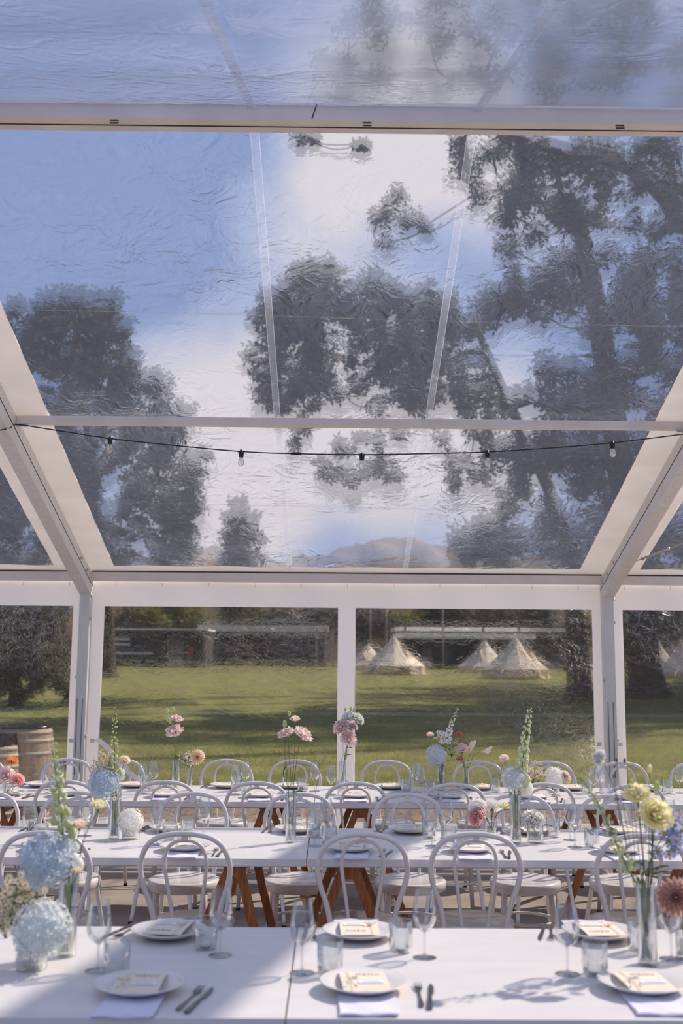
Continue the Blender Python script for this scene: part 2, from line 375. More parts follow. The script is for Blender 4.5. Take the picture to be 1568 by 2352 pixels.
# roof membrane: white bands along rafters and eaves, clear sheets between
WB = .285
def sag(x, y, ph=0): return .012*math.sin(y*4+x*1.3+ph) + .008*math.sin(y*9+x*.7)
w = MB()
def plane_band(x0, x1, ya, yb, off=0, nu=2, nv=40, wave=1):
    def fn(a, b):
        x = x0+(x1-x0)*a; y = ya+(yb-ya)*b; return (x, y, rz_(y)+off+.004*math.sin(y*14+x*9)*wave)
    w.grid(fn, nu, nv)
for x in RX:
    for ya, yb in ((DP, RY), (RY, FY)):
        plane_band(x-WB, x+WB, ya, yb, -.0, 8)
for i in range(3):
    for (ya, yb) in ((DP+.03, DP-.17), (FY, FY+.17)):
        plane_band(RX[i]+WB, RX[i+1]-WB, ya, yb, 0, 30, 3)
structure('ceiling', w, MT['pvc'])
k = 1
for i in range(3):
    for ya, yb in ((DP-.17, RY), (RY, FY+.17)):
        x0, x1 = RX[i]+WB-.002, RX[i+1]-WB+.002
        def fn(a, b, x0=x0, x1=x1, ya=ya, yb=yb):
            x = x0+(x1-x0)*a; y = ya+(yb-ya)*b; e = math.sin(PI*a)**.5*math.sin(PI*b)**.5 if 0 < a < 1 and 0 < b < 1 else 0
            return (x, y, rz_(y) + e*sag(x, y, i))
        o = structure('window_%d' % k, MB().grid(fn, 40, 60), FILM if ya > RY else FILMN); k += 1
        s = MB()
        for xs in ((x0+x1)/2-.55, (x0+x1)/2+.55):
            def f2(a, b, xs=xs, ya=ya, yb=yb): y = ya+(yb-ya)*b; return (xs-.022+.044*a, y, rz_(y)-.016)
            s.grid(f2, 1, 40)
        s.build('weld_seam', SEAML, o)
        s = MB()
        for xs in ((x0+x1)/2-.55, (x0+x1)/2+.55):
            for e_ in (-.022, .022):
                s.grid(lambda a, b, xs=xs, e_=e_, ya=ya, yb=yb: (xs+e_-.002+.004*a, ya+(yb-ya)*b, rz_(ya+(yb-ya)*b)-.018), 1, 40)
        s.build('weld_line', EDGE, o)
        s = MB()
        for yy in ((9.0, 6.55) if ya > RY else (3.55,)):
            def f3(a, b, x0=x0, x1=x1, yy=yy): x = x0+(x1-x0)*a; y = yy+.012*b+.05*math.sin(x*.7); return (x, y, rz_(y)-.017)
            s.grid(f3, 30, 1)
        s.build('cross_seam', SEAM, o)

# back wall: white PVC frame with clear windows
WY = DP+.045
w = MB()
panels = []    # clear windows (x0, x1)
cx = XL+2.5
for i in range(-2, 4):
    a = XL + 2.5*i; panels.append((a, a+2.5))
def wall_rect(x0, x1, z0, z1, nu=6, nv=6):
    def fn(a, b): x = x0+(x1-x0)*a; z = z0+(z1-z0)*b; return (x, WY+.008*math.sin(z*3+x*2)+.005*math.sin(x*9+z), z)
    w.grid(fn, nu, nv)
for i, (a, b) in enumerate(panels):
    la = .165 if i % 2 == 0 else .09; lb = .165 if i % 2 == 1 else .09
    if i % 2 == 1: la, lb = .085, .135
    else: la, lb = .165, .085
    wall_rect(a, b, 2.175, HE-.075, 20, 2); wall_rect(a, a+la, .0, 2.175, 2, 20); wall_rect(b-lb, b, .0, 2.175, 2, 20); wall_rect(a+la, b-lb, 0, .17, 20, 2)
    x0, x1 = a+la, b-lb
    def fn(s_, t_, x0=x0, x1=x1): x = x0+(x1-x0)*s_; z = .17+2.005*t_; return (x, WY+.008*math.sin(z*3+x*2)+.006*math.sin(x*7+z*5), z)
    o = structure('window_%d' % k, MB().grid(fn, 30, 30), FILMW); k += 1
    def f4(s_, t_, x0=x0, x1=x1): x = x0+(x1-x0)*s_; z = 1.155+.032*t_; return (x, WY-.018, z)
    MB().grid(f4, 12, 1).build('weld_seam', SEAMW, o)
wb = structure('wall_back', w, MT['pvcw'])
s = MB()
for i in range(-10, 14):
    x = XL+.27+.447*i
    for dz in (0, .013, .026): s.tube([(x, WY-.012, HE-.09-dz), (x, WY-.018, HE-.09-dz)], .0035, 6)
s.build('stitch_hole', MT['wood'], wb)
s = MB()
for x in (XL+1.245, XL+2.5-.06, XL+3.74):   # folded join of the two middle panels
    pass
c = MB()
for x in (XL-.095, XL+.105, XL+5-.1, XL+5+.1):
    c.box((x, WY-.03, .905), (.04, .012, .035))
c.build('wall_clip', MT['pvcw'], wb)

# ------------------------------------------------------------------ string light
sl_pts = [aty(-60, 995, 7.35), aty(0, 988, 7.4), aty(25, 982, 7.55), aty(38, 975, 7.62), aty(140, 990, 7.55), aty(253, 1007, 7.5), aty(400, 1023, 7.45), aty(554, 1037, 7.42), aty(680, 1042, 7.4), aty(831, 1044, 7.4), aty(970, 1042, 7.4), aty(1119, 1038, 7.42), aty(1262, 1029, 7.45), aty(1406, 1017, 7.48), aty(1568, 997, 7.55), aty(1640, 985, 7.6)]
sg = thing('string_light', 'black festoon cable with five clear bulbs hanging below the purlin', 'string lights', sl_pts[9])
b0 = sl_pts[9]
cable = MB().tube([p-b0 for p in spline(sl_pts, 5)], .0045, 6).build('cable', MT['cable'], sg)
s = MB()
for t in range(-2, 3): s.ball(V(sl_pts[8])-b0+V((t*.014, 0, .002*(t % 2))), .011, 8, 6, (1.1, 1, 1))
s.build('plug_connector', MT['cable'], sg)
for i in (5, 7, 9, 11, 13):
    p = V(sl_pts[i])-b0; tl = V((random.uniform(-.006, .006)*2, 0, 0))
    sk = MB().lathe([(.004, .014), (.010, .012), (.011, .0), (.017, -.004), (.0185, -.018), (.017, -.034), (.0155, -.042), (.004, -.042)], 14, (p.x, p.y, p.z)).box(p, (.05, .012, .010)).build('socket', MT['cable'], sg)
    MB().lathe([(.012, -.040), (.0125, -.048), (.018, -.062), (.0215, -.078), (.0205, -.090), (.014, -.101), (.005, -.106), (.0005, -.1065)], 16, (p.x, p.y, p.z)).build('bulb', MT['bulb'], sk)
    fl = MB()
    for a in (-.005, .005): fl.tube([p+V((a, 0, -.052)), p+V((a*1.3, 0, -.088))], .0016, 5)
    fl.build('filament', MT['filament'], sk)
# tension rod at the right rafter
a = aty(1424, 1297, 9.9); b = aty(1700, 1200, 8.0)
a.x = XL+5+.07
tr = thing('tension_rod', 'steel turnbuckle bracing rod running from the right rafter foot', 'brace', a)
d = b-a
MB().tube([V((0, 0, 0)), d], .005, 6).build('rod', MT['steel'], tr)
MB().tube([d*.17, d*.42], [.011, .011], 8).ball(d*.17, .017).ball(d*.42, .017).build('turnbuckle', MT['steel'], tr)
MB().ball((0, 0, 0), .025, 8, 6, (1, .6, 1)).box((-.01, 0, -.02), (.03, .03, .05)).box(d*.62, (.05, .02, .03)).build('shackle', MT['steel'], tr)
# white ratchet strap near the left post
sp_ = spline([aty(222, 1697, 10.27), aty(245, 1716, 10.27), aty(268, 1745, 10.28), aty(292, 1770, 10.22), aty(325, 1800, 10.1), aty(350, 1850, 9.95), atz(365, 1925, .0)], 6)
tg = thing('tie_strap', 'white tie strap slanting from the left post down to the floor', 'strap', sp_[-1])
def sfn(a, b):
    q = sp_[min(len(sp_)-1, int(round(b*(len(sp_)-1))))]-sp_[-1]; return q+V(((a-.5)*.035, 0, (a-.5)*.03))
MB().grid(sfn, 1, len(sp_)-1).build('webbing', MT['pvcw'], tg)
MB().box((0, 0, .01), (.05, .05, .02)).build('anchor', MT['steel'], tg)

# ------------------------------------------------------------------ tables
TZ = .75; TH = .034
TABS = [('front', 2.83), ('middle', 5.07), ('back', 7.126)]
TW = .943; XS = -.11; TL = 2.42
def trestle(parent, x, sl=.30, sr=.30):
    b = MB().box((x, TW/2, TZ-TH-.04), (.075, TW-.14, .05)); b.build('trestle_bar', MT['wood'], parent, bevel=.003)
    for yy in (.09, TW-.09):
        for sx in (-1, 1):
            l = MB().beam((x+sx*.02, yy, TZ-TH-.012), (x+(sr if sx > 0 else -sl), yy, 0), .042, .036, V((0, 1, 0))); l.build('leg', MT['wood'], parent, bevel=.003)
        MB().prism([(-.07, 0), (.07, 0), (.025, -.075), (-.025, -.075)], -.011, .011, lambda p, x=x, yy=yy: V((x+p.x, yy+.03*(1 if yy < TW/2 else -1)+p.z, TZ-TH+p.y))).build('gusset', MT['bhoop'] if False else MT['timber'], parent)
for ti, (nm, ty) in enumerate(TABS):
    for si, s_ in enumerate((-1, 1)):
        x0 = XS-TL-.002 if s_ < 0 else XS+.002
        side = 'left' if s_ < 0 else 'right'
        t = thing('trestle_table', {'front': 'long white trestle table nearest the camera, %s of its dark seam', 'middle': 'long white trestle table in the middle row, %s of the seam', 'back': 'long white trestle table nearest the clear back wall, %s of the seam'}[nm] % side, 'table', (x0, ty, 0), 0, 'white trestle tables in three rows')
        MB().box((TL/2, TW/2, TZ-TH/2), (TL, TW, TH)).build('tabletop', MT['table'], t, bevel=.002)
        MB().box((TL/2, TW/2, TZ-TH-.006), (TL-.1, TW-.1, .012)).build('underframe', MT['table'], t)
        xs = {('front', -1): (.5, TL-.33), ('front', 1): (.28, TL-.5), ('middle', -1): (.35, TL-.33), ('middle', 1): (.19, TL-.35), ('back', -1): (.35, TL-.30), ('back', 1): (.30, 1.9)}[(nm, s_)]
        for x in xs: trestle(t, x, .33, .2) if (nm, s_) == ('middle', -1) else trestle(t, x)

for nm, ty, x0, lb in (('back', 7.126, XS+TL+.006, 'end table of the back row cut by the right edge of the photo'), ('back', 7.126, XS-2*TL-.006, 'end table of the back row cut by the left edge of the photo'), ('middle', 5.07, XS+TL+.006, 'white trestle table ending the middle row beyond the right edge')):
    t = thing('trestle_table', lb, 'table', (x0, ty, 0), 0, 'white trestle tables in three rows')
    MB().box((TL/2, TW/2, TZ-TH/2), (TL, TW, TH)).build('tabletop', MT['table'], t, bevel=.002)
    MB().box((TL/2, TW/2, TZ-TH-.006), (TL-.1, TW-.1, .012)).build('underframe', MT['table'], t)
    for x in (.38, TL-.38): trestle(t, x)

# ------------------------------------------------------------------ chairs
def make_chair():
    t = thing('bentwood_chair', 'x', 'chair')
    zs = .452
    MB().lathe([(0.0005, zs-.012), (.10, zs-.010), (.165, zs-.002), (.188, zs), (.196, zs-.006), (.198, zs-.02), (.196, zs-.05), (.188, zs-.056), (.12, zs-.052), (.0005, zs-.05)], 40).build('seat', MT['chair'], t)
    # outer hoop that runs on as the rear legs
    def Y(z): return -.175 - .10*max(0, (z-.44)/.44) - .13*max(0, (.44-z)/.44)**1.2
    half = [(.188, .012), (.172, .15), (.155, .30), (.143, .42), (.145, .48), (.162, .56), (.186, .63), (.2, .69), (.2, .74), (.185, .79), (.155, .832), (.11, .858), (.05, .871), (0, .874)]
    pts = [V((-x, Y(z), z)) for x, z in half] + [V((x, Y(z), z)) for x, z in half[::-1][1:]]
    sp = spline(pts, 4)
    MB().tube(sp, [.0125]*len(sp), 10).box((0, Y(.86)+.004, .857), (.03, .014, .022)).build('back_hoop', MT['chair'], t)
    half = [(.058, .44), (.066, .52), (.080, .62), (.092, .70), (.094, .755), (.079, .805), (.045, .834), (0, .842)]
    pts = [V((-x, Y(z)+.012, z)) for x, z in half] + [V((x, Y(z)+.012, z)) for x, z in half[::-1][1:]]
    sp = spline(pts, 4); MB().tube(sp, .0088, 8).build('inner_hoop', MT['chair'], t)
    for sx in (-1, 1):
        l = MB().tube([(sx*.128, .115, zs-.03), (sx*.133, .123, .3), (sx*.14, .135, .15), (sx*.148, .147, .012)], [.019, .0175, .0155, .0125], 10).build('leg', MT['chair'], t)
        MB().tube([(sx*.148, .147, .016), (sx*.149, .148, 0)], .0145, 10).build('rubber_foot', MT['rubber'], l)
        MB().tube([(sx*.188, Y(.016), .016), (sx*.189, Y(0), 0)], .0155, 10).build('rubber_foot', MT['rubber'], t)
    MB().tube([(.166*math.cos(a), .155*math.sin(a)-.01, .235) for a in [2*PI*i/32 for i in range(32)]], .0085, 8, closed=True).build('ring_brace', MT['chair'], t)
    return t
chair0 = make_chair(); first = [True]
ORD = ['first', 'second', 'third', 'fourth', 'fifth', 'sixth', 'seventh', 'eighth', 'ninth', 'tenth', 'eleventh']
def chair(x, y, back, label, group, rz=0):
    r = (0 if back else PI) + rz
    if first[0]:
        first[0] = False; chair0.location = (x, y, 0); chair0.rotation_euler = (0, 0, r); tag(chair0, label, None, group)
    else: dup(chair0, label, (x, y, 0), r, group)
rows = [
    ([(105, 1915), (431, 1915), (833, 1915), (1098, 1913), (1474, 1917)], True, 'middle', 'near'),
    ([(-37, 1838), (180, 1826), (441, 1827), (693, 1829), (935, 1833), (1185, 1837), (1403, 1837)], False, 'middle', 'far'),
    ([(155, 1795), (384, 1795), (592, 1799), (814, 1799), (1046, 1804), (1247, 1800), (1456, 1805)], True, 'back', 'near'),
    ([(-45, 1747), (153, 1747), (275, 1749), (520, 1749), (677, 1749), (890, 1754), (1096, 1753), (1260, 1757), (1429, 1758), (1597, 1760)], False, 'back', 'far')]
for pts, back, tb, sd_ in rows:
    for i, (u, v) in enumerate(pts):
        q = atz(u, v, .887)
        if back: y = q.y+.275; y = {'middle': 5.30, 'back': 7.44}[tb]*.6+y*.4
        else: y = {'middle': 6.21, 'back': 8.45}[tb] + random.uniform(-.015, .015)
        x = q.x*(y+(-.26 if back else .26))/q.y
        chair(x, y, back, 'white bentwood hoop-back chair, %s from left, %s side of %s table row' % (ORD[i], sd_, tb), 'white bentwood chairs along the tables', random.uniform(-.05, .05))

# ------------------------------------------------------------------ place settings
def make_plate():
    o = MB().lathe([(.0005, .002), (.07, .002), (.078, 0), (.085, .003), (.118, .017), (.122, .0195), (.118, .0205), (.084, .0075), (.075, .005), (.0005, .005)], 48).build('dinner_plate', MT['ceramic'])
    return o
def make_napkin():
    t = MB()
    for k in range(3):
        def fn(a, b, k=k): return ((a-.5)*.15+.002*k, (b-.5)*.21+.003*math.sin(a*7+k), .002+.003*k+.0015*math.sin(a*9+b*5+k))
        t.grid(fn, 10, 12)
    def ed(a, b): x = (a-.5)*.15; th = b*PI; return (x, -.105-.006*math.sin(th), .0055-.004*math.cos(th)+.0015*math.sin(a*9))
    t.grid(ed, 10, 6)
    t.box((0, 0, .004), (.146, .206, .0055))
    return t.build('folded_napkin', MT['napkin'])
def make_menu():
    t = thing('menu_card', 'x', 'menu')
    def bend(x, y): return .0215 - .010*max(0, (abs(y)-.05)/.05)**1.5*.5 - 0.0*x
    def fn(a, b): x = (a-.5)*.125; y = (b-.5)*.185; return (x, y, bend(x, y))
    m = MB().grid(fn, 6, 14)
    def fn2(a, b): x = (a-.5)*.125; y = (b-.5)*.185; return (x, y, bend(x, y)-.0012)
    m.grid(fn2, 6, 14); m.build('card', MT['paper'], t)
    def rb(a, b): x = -.042+.007*a; y = (b-.5)*.188; return (x, y, bend(x, y)+.001)
    r = MB().grid(rb, 1, 14)
    for s_ in (-1, 1):     # loops and tails of the bow
        r.grid(lambda a, b, s_=s_: V((-.038+s_*.018*math.sin(b*PI)*1.0+.000, -.01+.012*math.cos(b*2*PI)*.6+(a-.5)*.004, .026+.006*math.sin(b*PI)+(a-.5)*.006)), 1, 10)
        r.grid(lambda a, b, s_=s_: V((-.038+s_*.016*b+(a-.5)*.006, -.012-.05*b, .026-.004*b+.003*math.sin(b*9))), 1, 8)
    r.ball((-.038, -.01, .027), .005, 8, 6); r.build('ribbon', MT['ribbon'], t)
    MB().box((.016, -.025, .0232), (.068, .022, .0012)).build('name_card', MT['namecard'], t)
    ik = MB().tube([(-.006+.0032*i, -.025+.004*math.sin(i*2.1)*(.6+.4*math.sin(i)), .0242) for i in range(15)], .0005, 4)
    ik.build('handwriting', MT['ink'], t)
    cu = bpy.data.curves.new('m', 'FONT'); cu.body = 'MENU'; cu.size = .021; cu.align_x = 'CENTER'; cu.extrude = .0002; cu.space_character = 1.25
    to = bpy.data.objects.new('m', cu); me = bpy.data.meshes.new_from_object(to); bpy.data.objects.remove(to)
    lo = bpy.data.objects.new('lettering', me); C.objects.link(lo); lo.parent = t; lo.location = (.014, .045, .0222); me.materials.clear(); me.materials.append(MT['ink'])
    return t
def make_fork():
    m = MB(); zf = lambda y: .004+.006*max(0, (y-.04)/.06)*(1-max(0, (y-.075)/.03)*.5)
    T = lambda p: V((p.x, p.y, p.z+zf(p.y)))
    out = [(-.006, -.1), (.006, -.1), (.0065, -.085), (.003, -.03), (.003, .03), (.009, .045), (.0105, .06), (-.0105, .06), (-.009, .045), (-.003, .03), (-.003, -.03), (-.0065, -.085)]
    m.prism(out, 0, .0018, T)
    for k in range(4): x = -.0088+.00587*k; m.prism([(x-.0014, .06), (x+.0014, .06), (x+.0011, .083), (x+.0007, .1), (x-.0007, .1), (x-.0011, .083)], 0, .0016, T)
    return m.build('dinner_fork', MT['cutlery'])
def make_knife():
    t = thing('table_knife', 'x', 'knife')
    MB().prism([(-.0065, -.11), (.0065, -.11), (.0075, -.1), (.005, -.02), (.004, .0), (-.004, 0), (-.005, -.02), (-.0075, -.1)], .001, .0075).build('handle', MT['cutlery'], t, bevel=.0015)
    MB().prism([(-.0045, 0), (.0035, 0), (.0085, .02), (.0095, .07), (.005, .1), (-.0015, .112), (-.005, .09)], .0035, .005).build('blade', MT['cutlery'], t)
    return t
def make_wine():
    t = thing('wine_glass', 'x', 'wine glass')
    MB().lathe([(.0255, .200), (.031, .170), (.0355, .14), (.0362, .125), (.034, .107), (.026, .090), (.013, .079), (.005, .073)], 32).lathe([(.0263, .200), (.0248, .200)], 32).build('bowl', MT['glass'], t)
    MB().lathe([(.005, .073), (.0035, .06), (.0032, .02), (.005, .008), (.014, .0045), (.033, .0025), (.036, .0015), (.036, 0), (.0005, 0)], 32).build('stem_and_foot', MT['glass'], t)
    return t
def make_tumbler():
    return MB().lathe([(.0345, .092), (.0365, .0935), (.0375, .092), (.0365, .02), (.034, .006), (.029, .0), (.0005, 0)], 32).lathe([(.0345, .092), (.0335, .02), (.030, .011), (.0005, .0095)], 32).build('tumbler', MT['glass'])
protos = dict(plate=make_plate(), napkin=make_napkin(), menu=make_menu(), fork=make_fork(), knife=make_knife(), wine=make_wine(), tumbler=make_tumbler())
protos['plate']['category'] = 'plate'; protos['napkin']['category'] = 'napkin'; protos['fork']['category'] = 'fork'; protos['tumbler']['category'] = 'glass'
used = set()
def put(kind, x, y, z, r, label, group):
    p = protos[kind]
    if kind not in used:
        used.add(kind); p.location = (x, y, z); p.rotation_euler = (0, 0, r); tag(p, label, None, group)
    else: dup(p, label, (x, y, z), r, group)
NM = dict(plate='round white dinner plate', napkin='folded pale lavender napkin', menu='cream menu card with ribbon', fork='steel dinner fork', knife='steel table knife', wine='empty long-stemmed wine glass', tumbler='clear straight water tumbler')
GP = dict(plate='dinner plates', napkin='folded napkins', menu='menu cards on plates', fork='dinner forks', knife='table knives', wine='wine glasses', tumbler='water tumblers')
def setting(x, y, far, tb, i, n, skip=(), over={}):
    a = PI if far else 0; a += random.uniform(-.05, .05)
    place = ', %s setting from left, %s side of %s table' % (ORD[i], 'far' if far else 'near', tb)
    j = lambda s_=.008: random.uniform(-s_, s_)
    ofs = dict(napkin=(0, -.115, TZ, j(.06)), plate=(0, 0, TZ+.0095, 0), menu=(.0, -.012, TZ+.0095, j(.1)), fork=(.145, -.055, TZ, -.08+j(.12)), knife=(.172, -.065, TZ, -.16+j(.14)), wine=(-.165+j(.015), .175+j(.02), TZ, 0), tumbler=(-.092+j(), .168+j(.015), TZ, 0))
    for k_, (ox, oy, z, r) in ofs.items():
        if k_ in skip: continue
        if k_ in over: wx, wy = over[k_]
        else: wx = x+ox*math.cos(a)-oy*math.sin(a); wy = y+ox*math.sin(a)+oy*math.cos(a)
        put(k_, wx, wy, z, a+r, NM[k_]+place, GP[k_])
T1n = [(-.508, 3.04), (.092, 3.066), (.851, 3.079)]; T1f = [(-.522, 3.634), (.094, 3.64), (.874, 3.65)]
ov = [dict(wine=(-.665, 3.243), tumbler=(-.603, 3.2)), dict(wine=(-.08, 3.231), tumbler=(.0, 3.225)), dict(wine=(.68, 3.232), tumbler=(.757, 3.224))]
for i, (x, y) in enumerate(T1n): setting(x, y, False, 'front', i, 3, (), ov[i])
ov = [dict(wine=(-.332, 3.413), tumbler=(-.385, 3.49)), dict(wine=(.285, 3.401), tumbler=(.217, 3.468)), dict(wine=(1.03, 3.40), tumbler=(.96, 3.49))]
for i, (x, y) in enumerate(T1f): setting(x, y, True, 'front', i, 3, (), ov[i])
for i, x in enumerate([-1.331, -.688, .093, .664, 1.364]): setting(x, 5.27, False, 'middle', i, 5)
for i, x in enumerate([-1.44, -.833, -.178, .417, 1.055, 1.554]):
    setting(x, 5.86, True, 'middle', i, 6, (), dict(wine=(1.215, 5.65), tumbler=(1.15, 5.75)) if i == 4 else {})
for i, x in enumerate([-2.156, -1.757, -1.099, -.474, .159, .779, 1.349, 1.954]): setting(x, 7.36, False, 'back', i, 8)
for i, x in enumerate([-2.073, -1.41, -.75, -.28, .429, 1.06, 1.714, 2.277]): setting(x, 7.92, True, 'back', i, 8)

# ------------------------------------------------------------------ vases and flowers
def vase(name, label, x, y, h, r, water=.45, cat='vase'):
    t = thing(name, label, cat, (x, y, TZ), 0, 'clear glass vases')
    MB().lathe([(r-.0015, h), (r, h+.001), (r+.0012, h), (r+.001, .006), (r-.003, 0), (.0005, 0)], 32).lathe([(r-.0015, h), (r-.0015, .016), (.0005, .012)], 32).build('body', MT['vglass'], t)
    MB().lathe([(.0005, h*water), (r-.002, h*water), (r-.002, .017), (.0005, .014)], 32).build('water', MT['water'], t)
    return dict(p=V((x, y, TZ)), h=h, r=r)
VA = {}
def vpx(key, name, label, u, v, h, r, Y=None, **k):
    q = atz(u, v, TZ)
    VA[key] = vase(name, label, q.x, q.y if Y is None else Y, h, r, **k)
vpx('1a', 'cylinder_vase', 'tall clear cylinder vase at the left of the front table', 148, 2200, .245, .028, Y=3.40)
vpx('1b', 'bowl_vase', 'short round clear vase at the left edge of the front table', 65, 2232, .095, .045, Y=3.26)
vpx('1c', 'cylinder_vase', 'tall clear cylinder vase at the right of the front table', 1492, 2222, .235, .028, Y=3.33)
vpx('1d', 'bud_vase', 'small clear bud vase at the right edge of the front table', 1590, 2215, .12, .03, Y=3.4)
vpx('2a', 'cylinder_vase', 'tall clear cylinder vase holding blue hydrangea on the middle table', 262, 1926, .245, .027)
vpx('2b', 'bowl_vase', 'short ribbed clear vase holding white hydrangea on the middle table', 297, 1930, .095, .044, Y=5.60)
vpx('2c', 'cylinder_vase', 'tall clear cylinder vase of pink lisianthus at the middle of the middle table', 667, 1935, .245, .026)
vpx('2d', 'bowl_vase', 'short clear vase of white dahlias on the middle table', 1118, 1912, .085, .032, Y=5.75)
vpx('2e', 'cylinder_vase', 'tall clear cylinder vase holding the tall green spike on the middle table', 1184, 1936, .235, .027)
vpx('2f', 'bowl_vase', 'short clear vase holding one white carnation on the middle table', 1229, 1936, .082, .041, Y=5.56)
vpx('3a', 'cylinder_vase', 'clear vase of pale pink lisianthus at the left of the back table', 410, 1808, .20, .030, Y=7.8)
vpx('3b', 'bud_vase', 'slim clear vase holding one peach dahlia on the back table', 439, 1812, .155, .021, Y=7.74)
vpx('3c', 'cylinder_vase', 'clear vase of pink carnations in front of the white wall join', 785, 1803, .19, .026, Y=7.93)
vpx('3d', 'cylinder_vase', 'clear vase holding pale hydrangea on the back table', 1010, 1812, .17, .028, Y=7.85)
vpx('3e', 'bud_vase', 'clear vase holding rose and calla lilies on the back table', 1065, 1808, .15, .022, Y=7.92)
vpx('3f', 'bowl_vase', 'short clear vase of white hydrangea at the right of the back table', 1265, 1822, .08, .042, Y=7.62)
vpx('3g', 'bowl_vase', 'short clear vase of pink peony at the left edge of the back table', -6, 1840, .10, .035, Y=7.3)

def frame_of(axis):
    z = V(axis).normalized(); x = z.orthogonal().normalized(); return Matrix((x, z.cross(x), z)).transposed()
def petal(m, c, R, phi, e0, L, W, curl, cup, ruf=0, base=.0, tipw=.6):
    """one curved petal in the bloom's frame R"""
    def fn(a, b):
        t = (b-.5)*2; e = e0+curl*a; rr = base + L*a*math.cos(e0+curl*a*.5); zz = L*a*math.sin(e0+curl*a*.5)
        ww = W*(math.sin(PI*min(1, a*.85+.08))**.6)*(1 if a < .8 else tipw+(1-tipw)*(1-a)/.2)
        q = V((rr*math.cos(phi)-t*ww*math.sin(phi), rr*math.sin(phi)+t*ww*math.cos(phi), zz+cup*L*t*t*a))
        if ruf: q += V((math.sin(t*7+phi*5), math.cos(t*6+phi*3), math.sin(t*9+phi*7)))*ruf*L*a*a
        return V(c) + R @ q
    m.grid(fn, 5, 5 if not ruf else 7)
def bloom(m, c, r, axis, kind):
    R = frame_of(axis)
    if kind == 'rose':
        for l in range(6):
            f = l/5; n = (3, 3, 4, 5, 5, 6)[l]
            for k in range(n): petal(m, c, R, 2*PI*k/n+l*1.3+random.uniform(-.15, .15), 1.5-f*1.0, r*(.7+.42*f), r*(.36+.36*f), .35-.55*f, .32*(1-f)+.12, .05, r*.04, .92)
    elif kind == 'ruffle':
        for l in range(7):
            f = l/6; n = 5+l
            for k in range(n): petal(m, c, R, 2*PI*k/n+l*.9+random.uniform(-.1, .1), 1.4-f*1.35, r*(.7+.35*f), r*.36, .3-.5*f, .12, .16, r*.03, .95)
    elif kind == 'dahlia':
        for l in range(7):
            f = l/6; n = 7+2*l
            for k in range(n): petal(m, c, R, 2*PI*(k+.5*(l % 2))/n, 1.35-f*1.6, r*(.5+.5*f), r*(.09+.05*f), .25, .35, 0, r*.05, .35)
    elif kind == 'lisi':
        for l in range(4):
            f = l/3; n = 5
            for k in range(n): petal(m, c, R, 2*PI*k/n+l*.6, 1.2-f*.75, r*(.85+.3*f), r*.62, -.35*f, .12, .12, r*.03, .95)
    elif kind == 'hyd':
        Nn = 150
        for i in range(Nn):
            z = 1-1.75*(i+.5)/Nn; a = i*2.39996; q = math.sqrt(max(0, 1-z*z)); dd = V((q*math.cos(a), q*math.sin(a), z))
            rr = r*random.uniform(.86, 1.04); cc = V(c) + R @ (dd*rr); F = frame_of((R @ dd)+V((random.uniform(-.3, .3), random.uniform(-.3, .3), random.uniform(-.3, .3))))
            fr = r*.16; ro = random.uniform(0, PI)
            for k in range(4):
                p = ro+k*PI/2; ps = [(0, 0, 0), (fr*.62, -fr*.42, .1*fr), (fr*1.05, 0, .28*fr), (fr*.62, fr*.42, .1*fr)]
                m.add([cc + F @ V((x*math.cos(p)-y*math.sin(p), x*math.sin(p)+y*math.cos(p), zz)) for x, y, zz in ps], [(0, 1, 2, 3)])
        m.ball(c, r*.86, 12, 8)
    elif kind == 'bud':
        m.ball(c, r, 10, 8, (.62, .62, 1.0), R)
        for k in range(3): petal(m, V(c)-R @ V((0, 0, r*.8)), R, k*2.1, 1.35, r*1.9, r*.45, .1, .1)
    elif kind == 'calla':
        def fn(a, b):
            t = b*2*PI; rr = r*(.12+.55*a**1.6); zz = r*2.0*a*(1+.35*math.cos(t)*a)
            return V(c) + R @ V((rr*math.cos(t), rr*math.sin(t), zz-r))
        m.grid(fn, 8, 16); m.tube([V(c)-R @ V((0, 0, r*.8)), V(c)+R @ V((0, 0, r*.5))], r*.09, 6)
def leafm(m, p, d, L, W):
    d = V(d).normalized(); s_ = d.cross(V((0, .3, 1))).normalized(); u = s_.cross(d)
    def fn(a, b): t = (b-.5)*2; return V(p)+d*(L*a)+s_*(t*W*math.sin(PI*min(1, a*.93+.04))**.8)+u*(abs(t)*W*.35-L*.25*a*a)
    m.grid(fn, 6, 4)
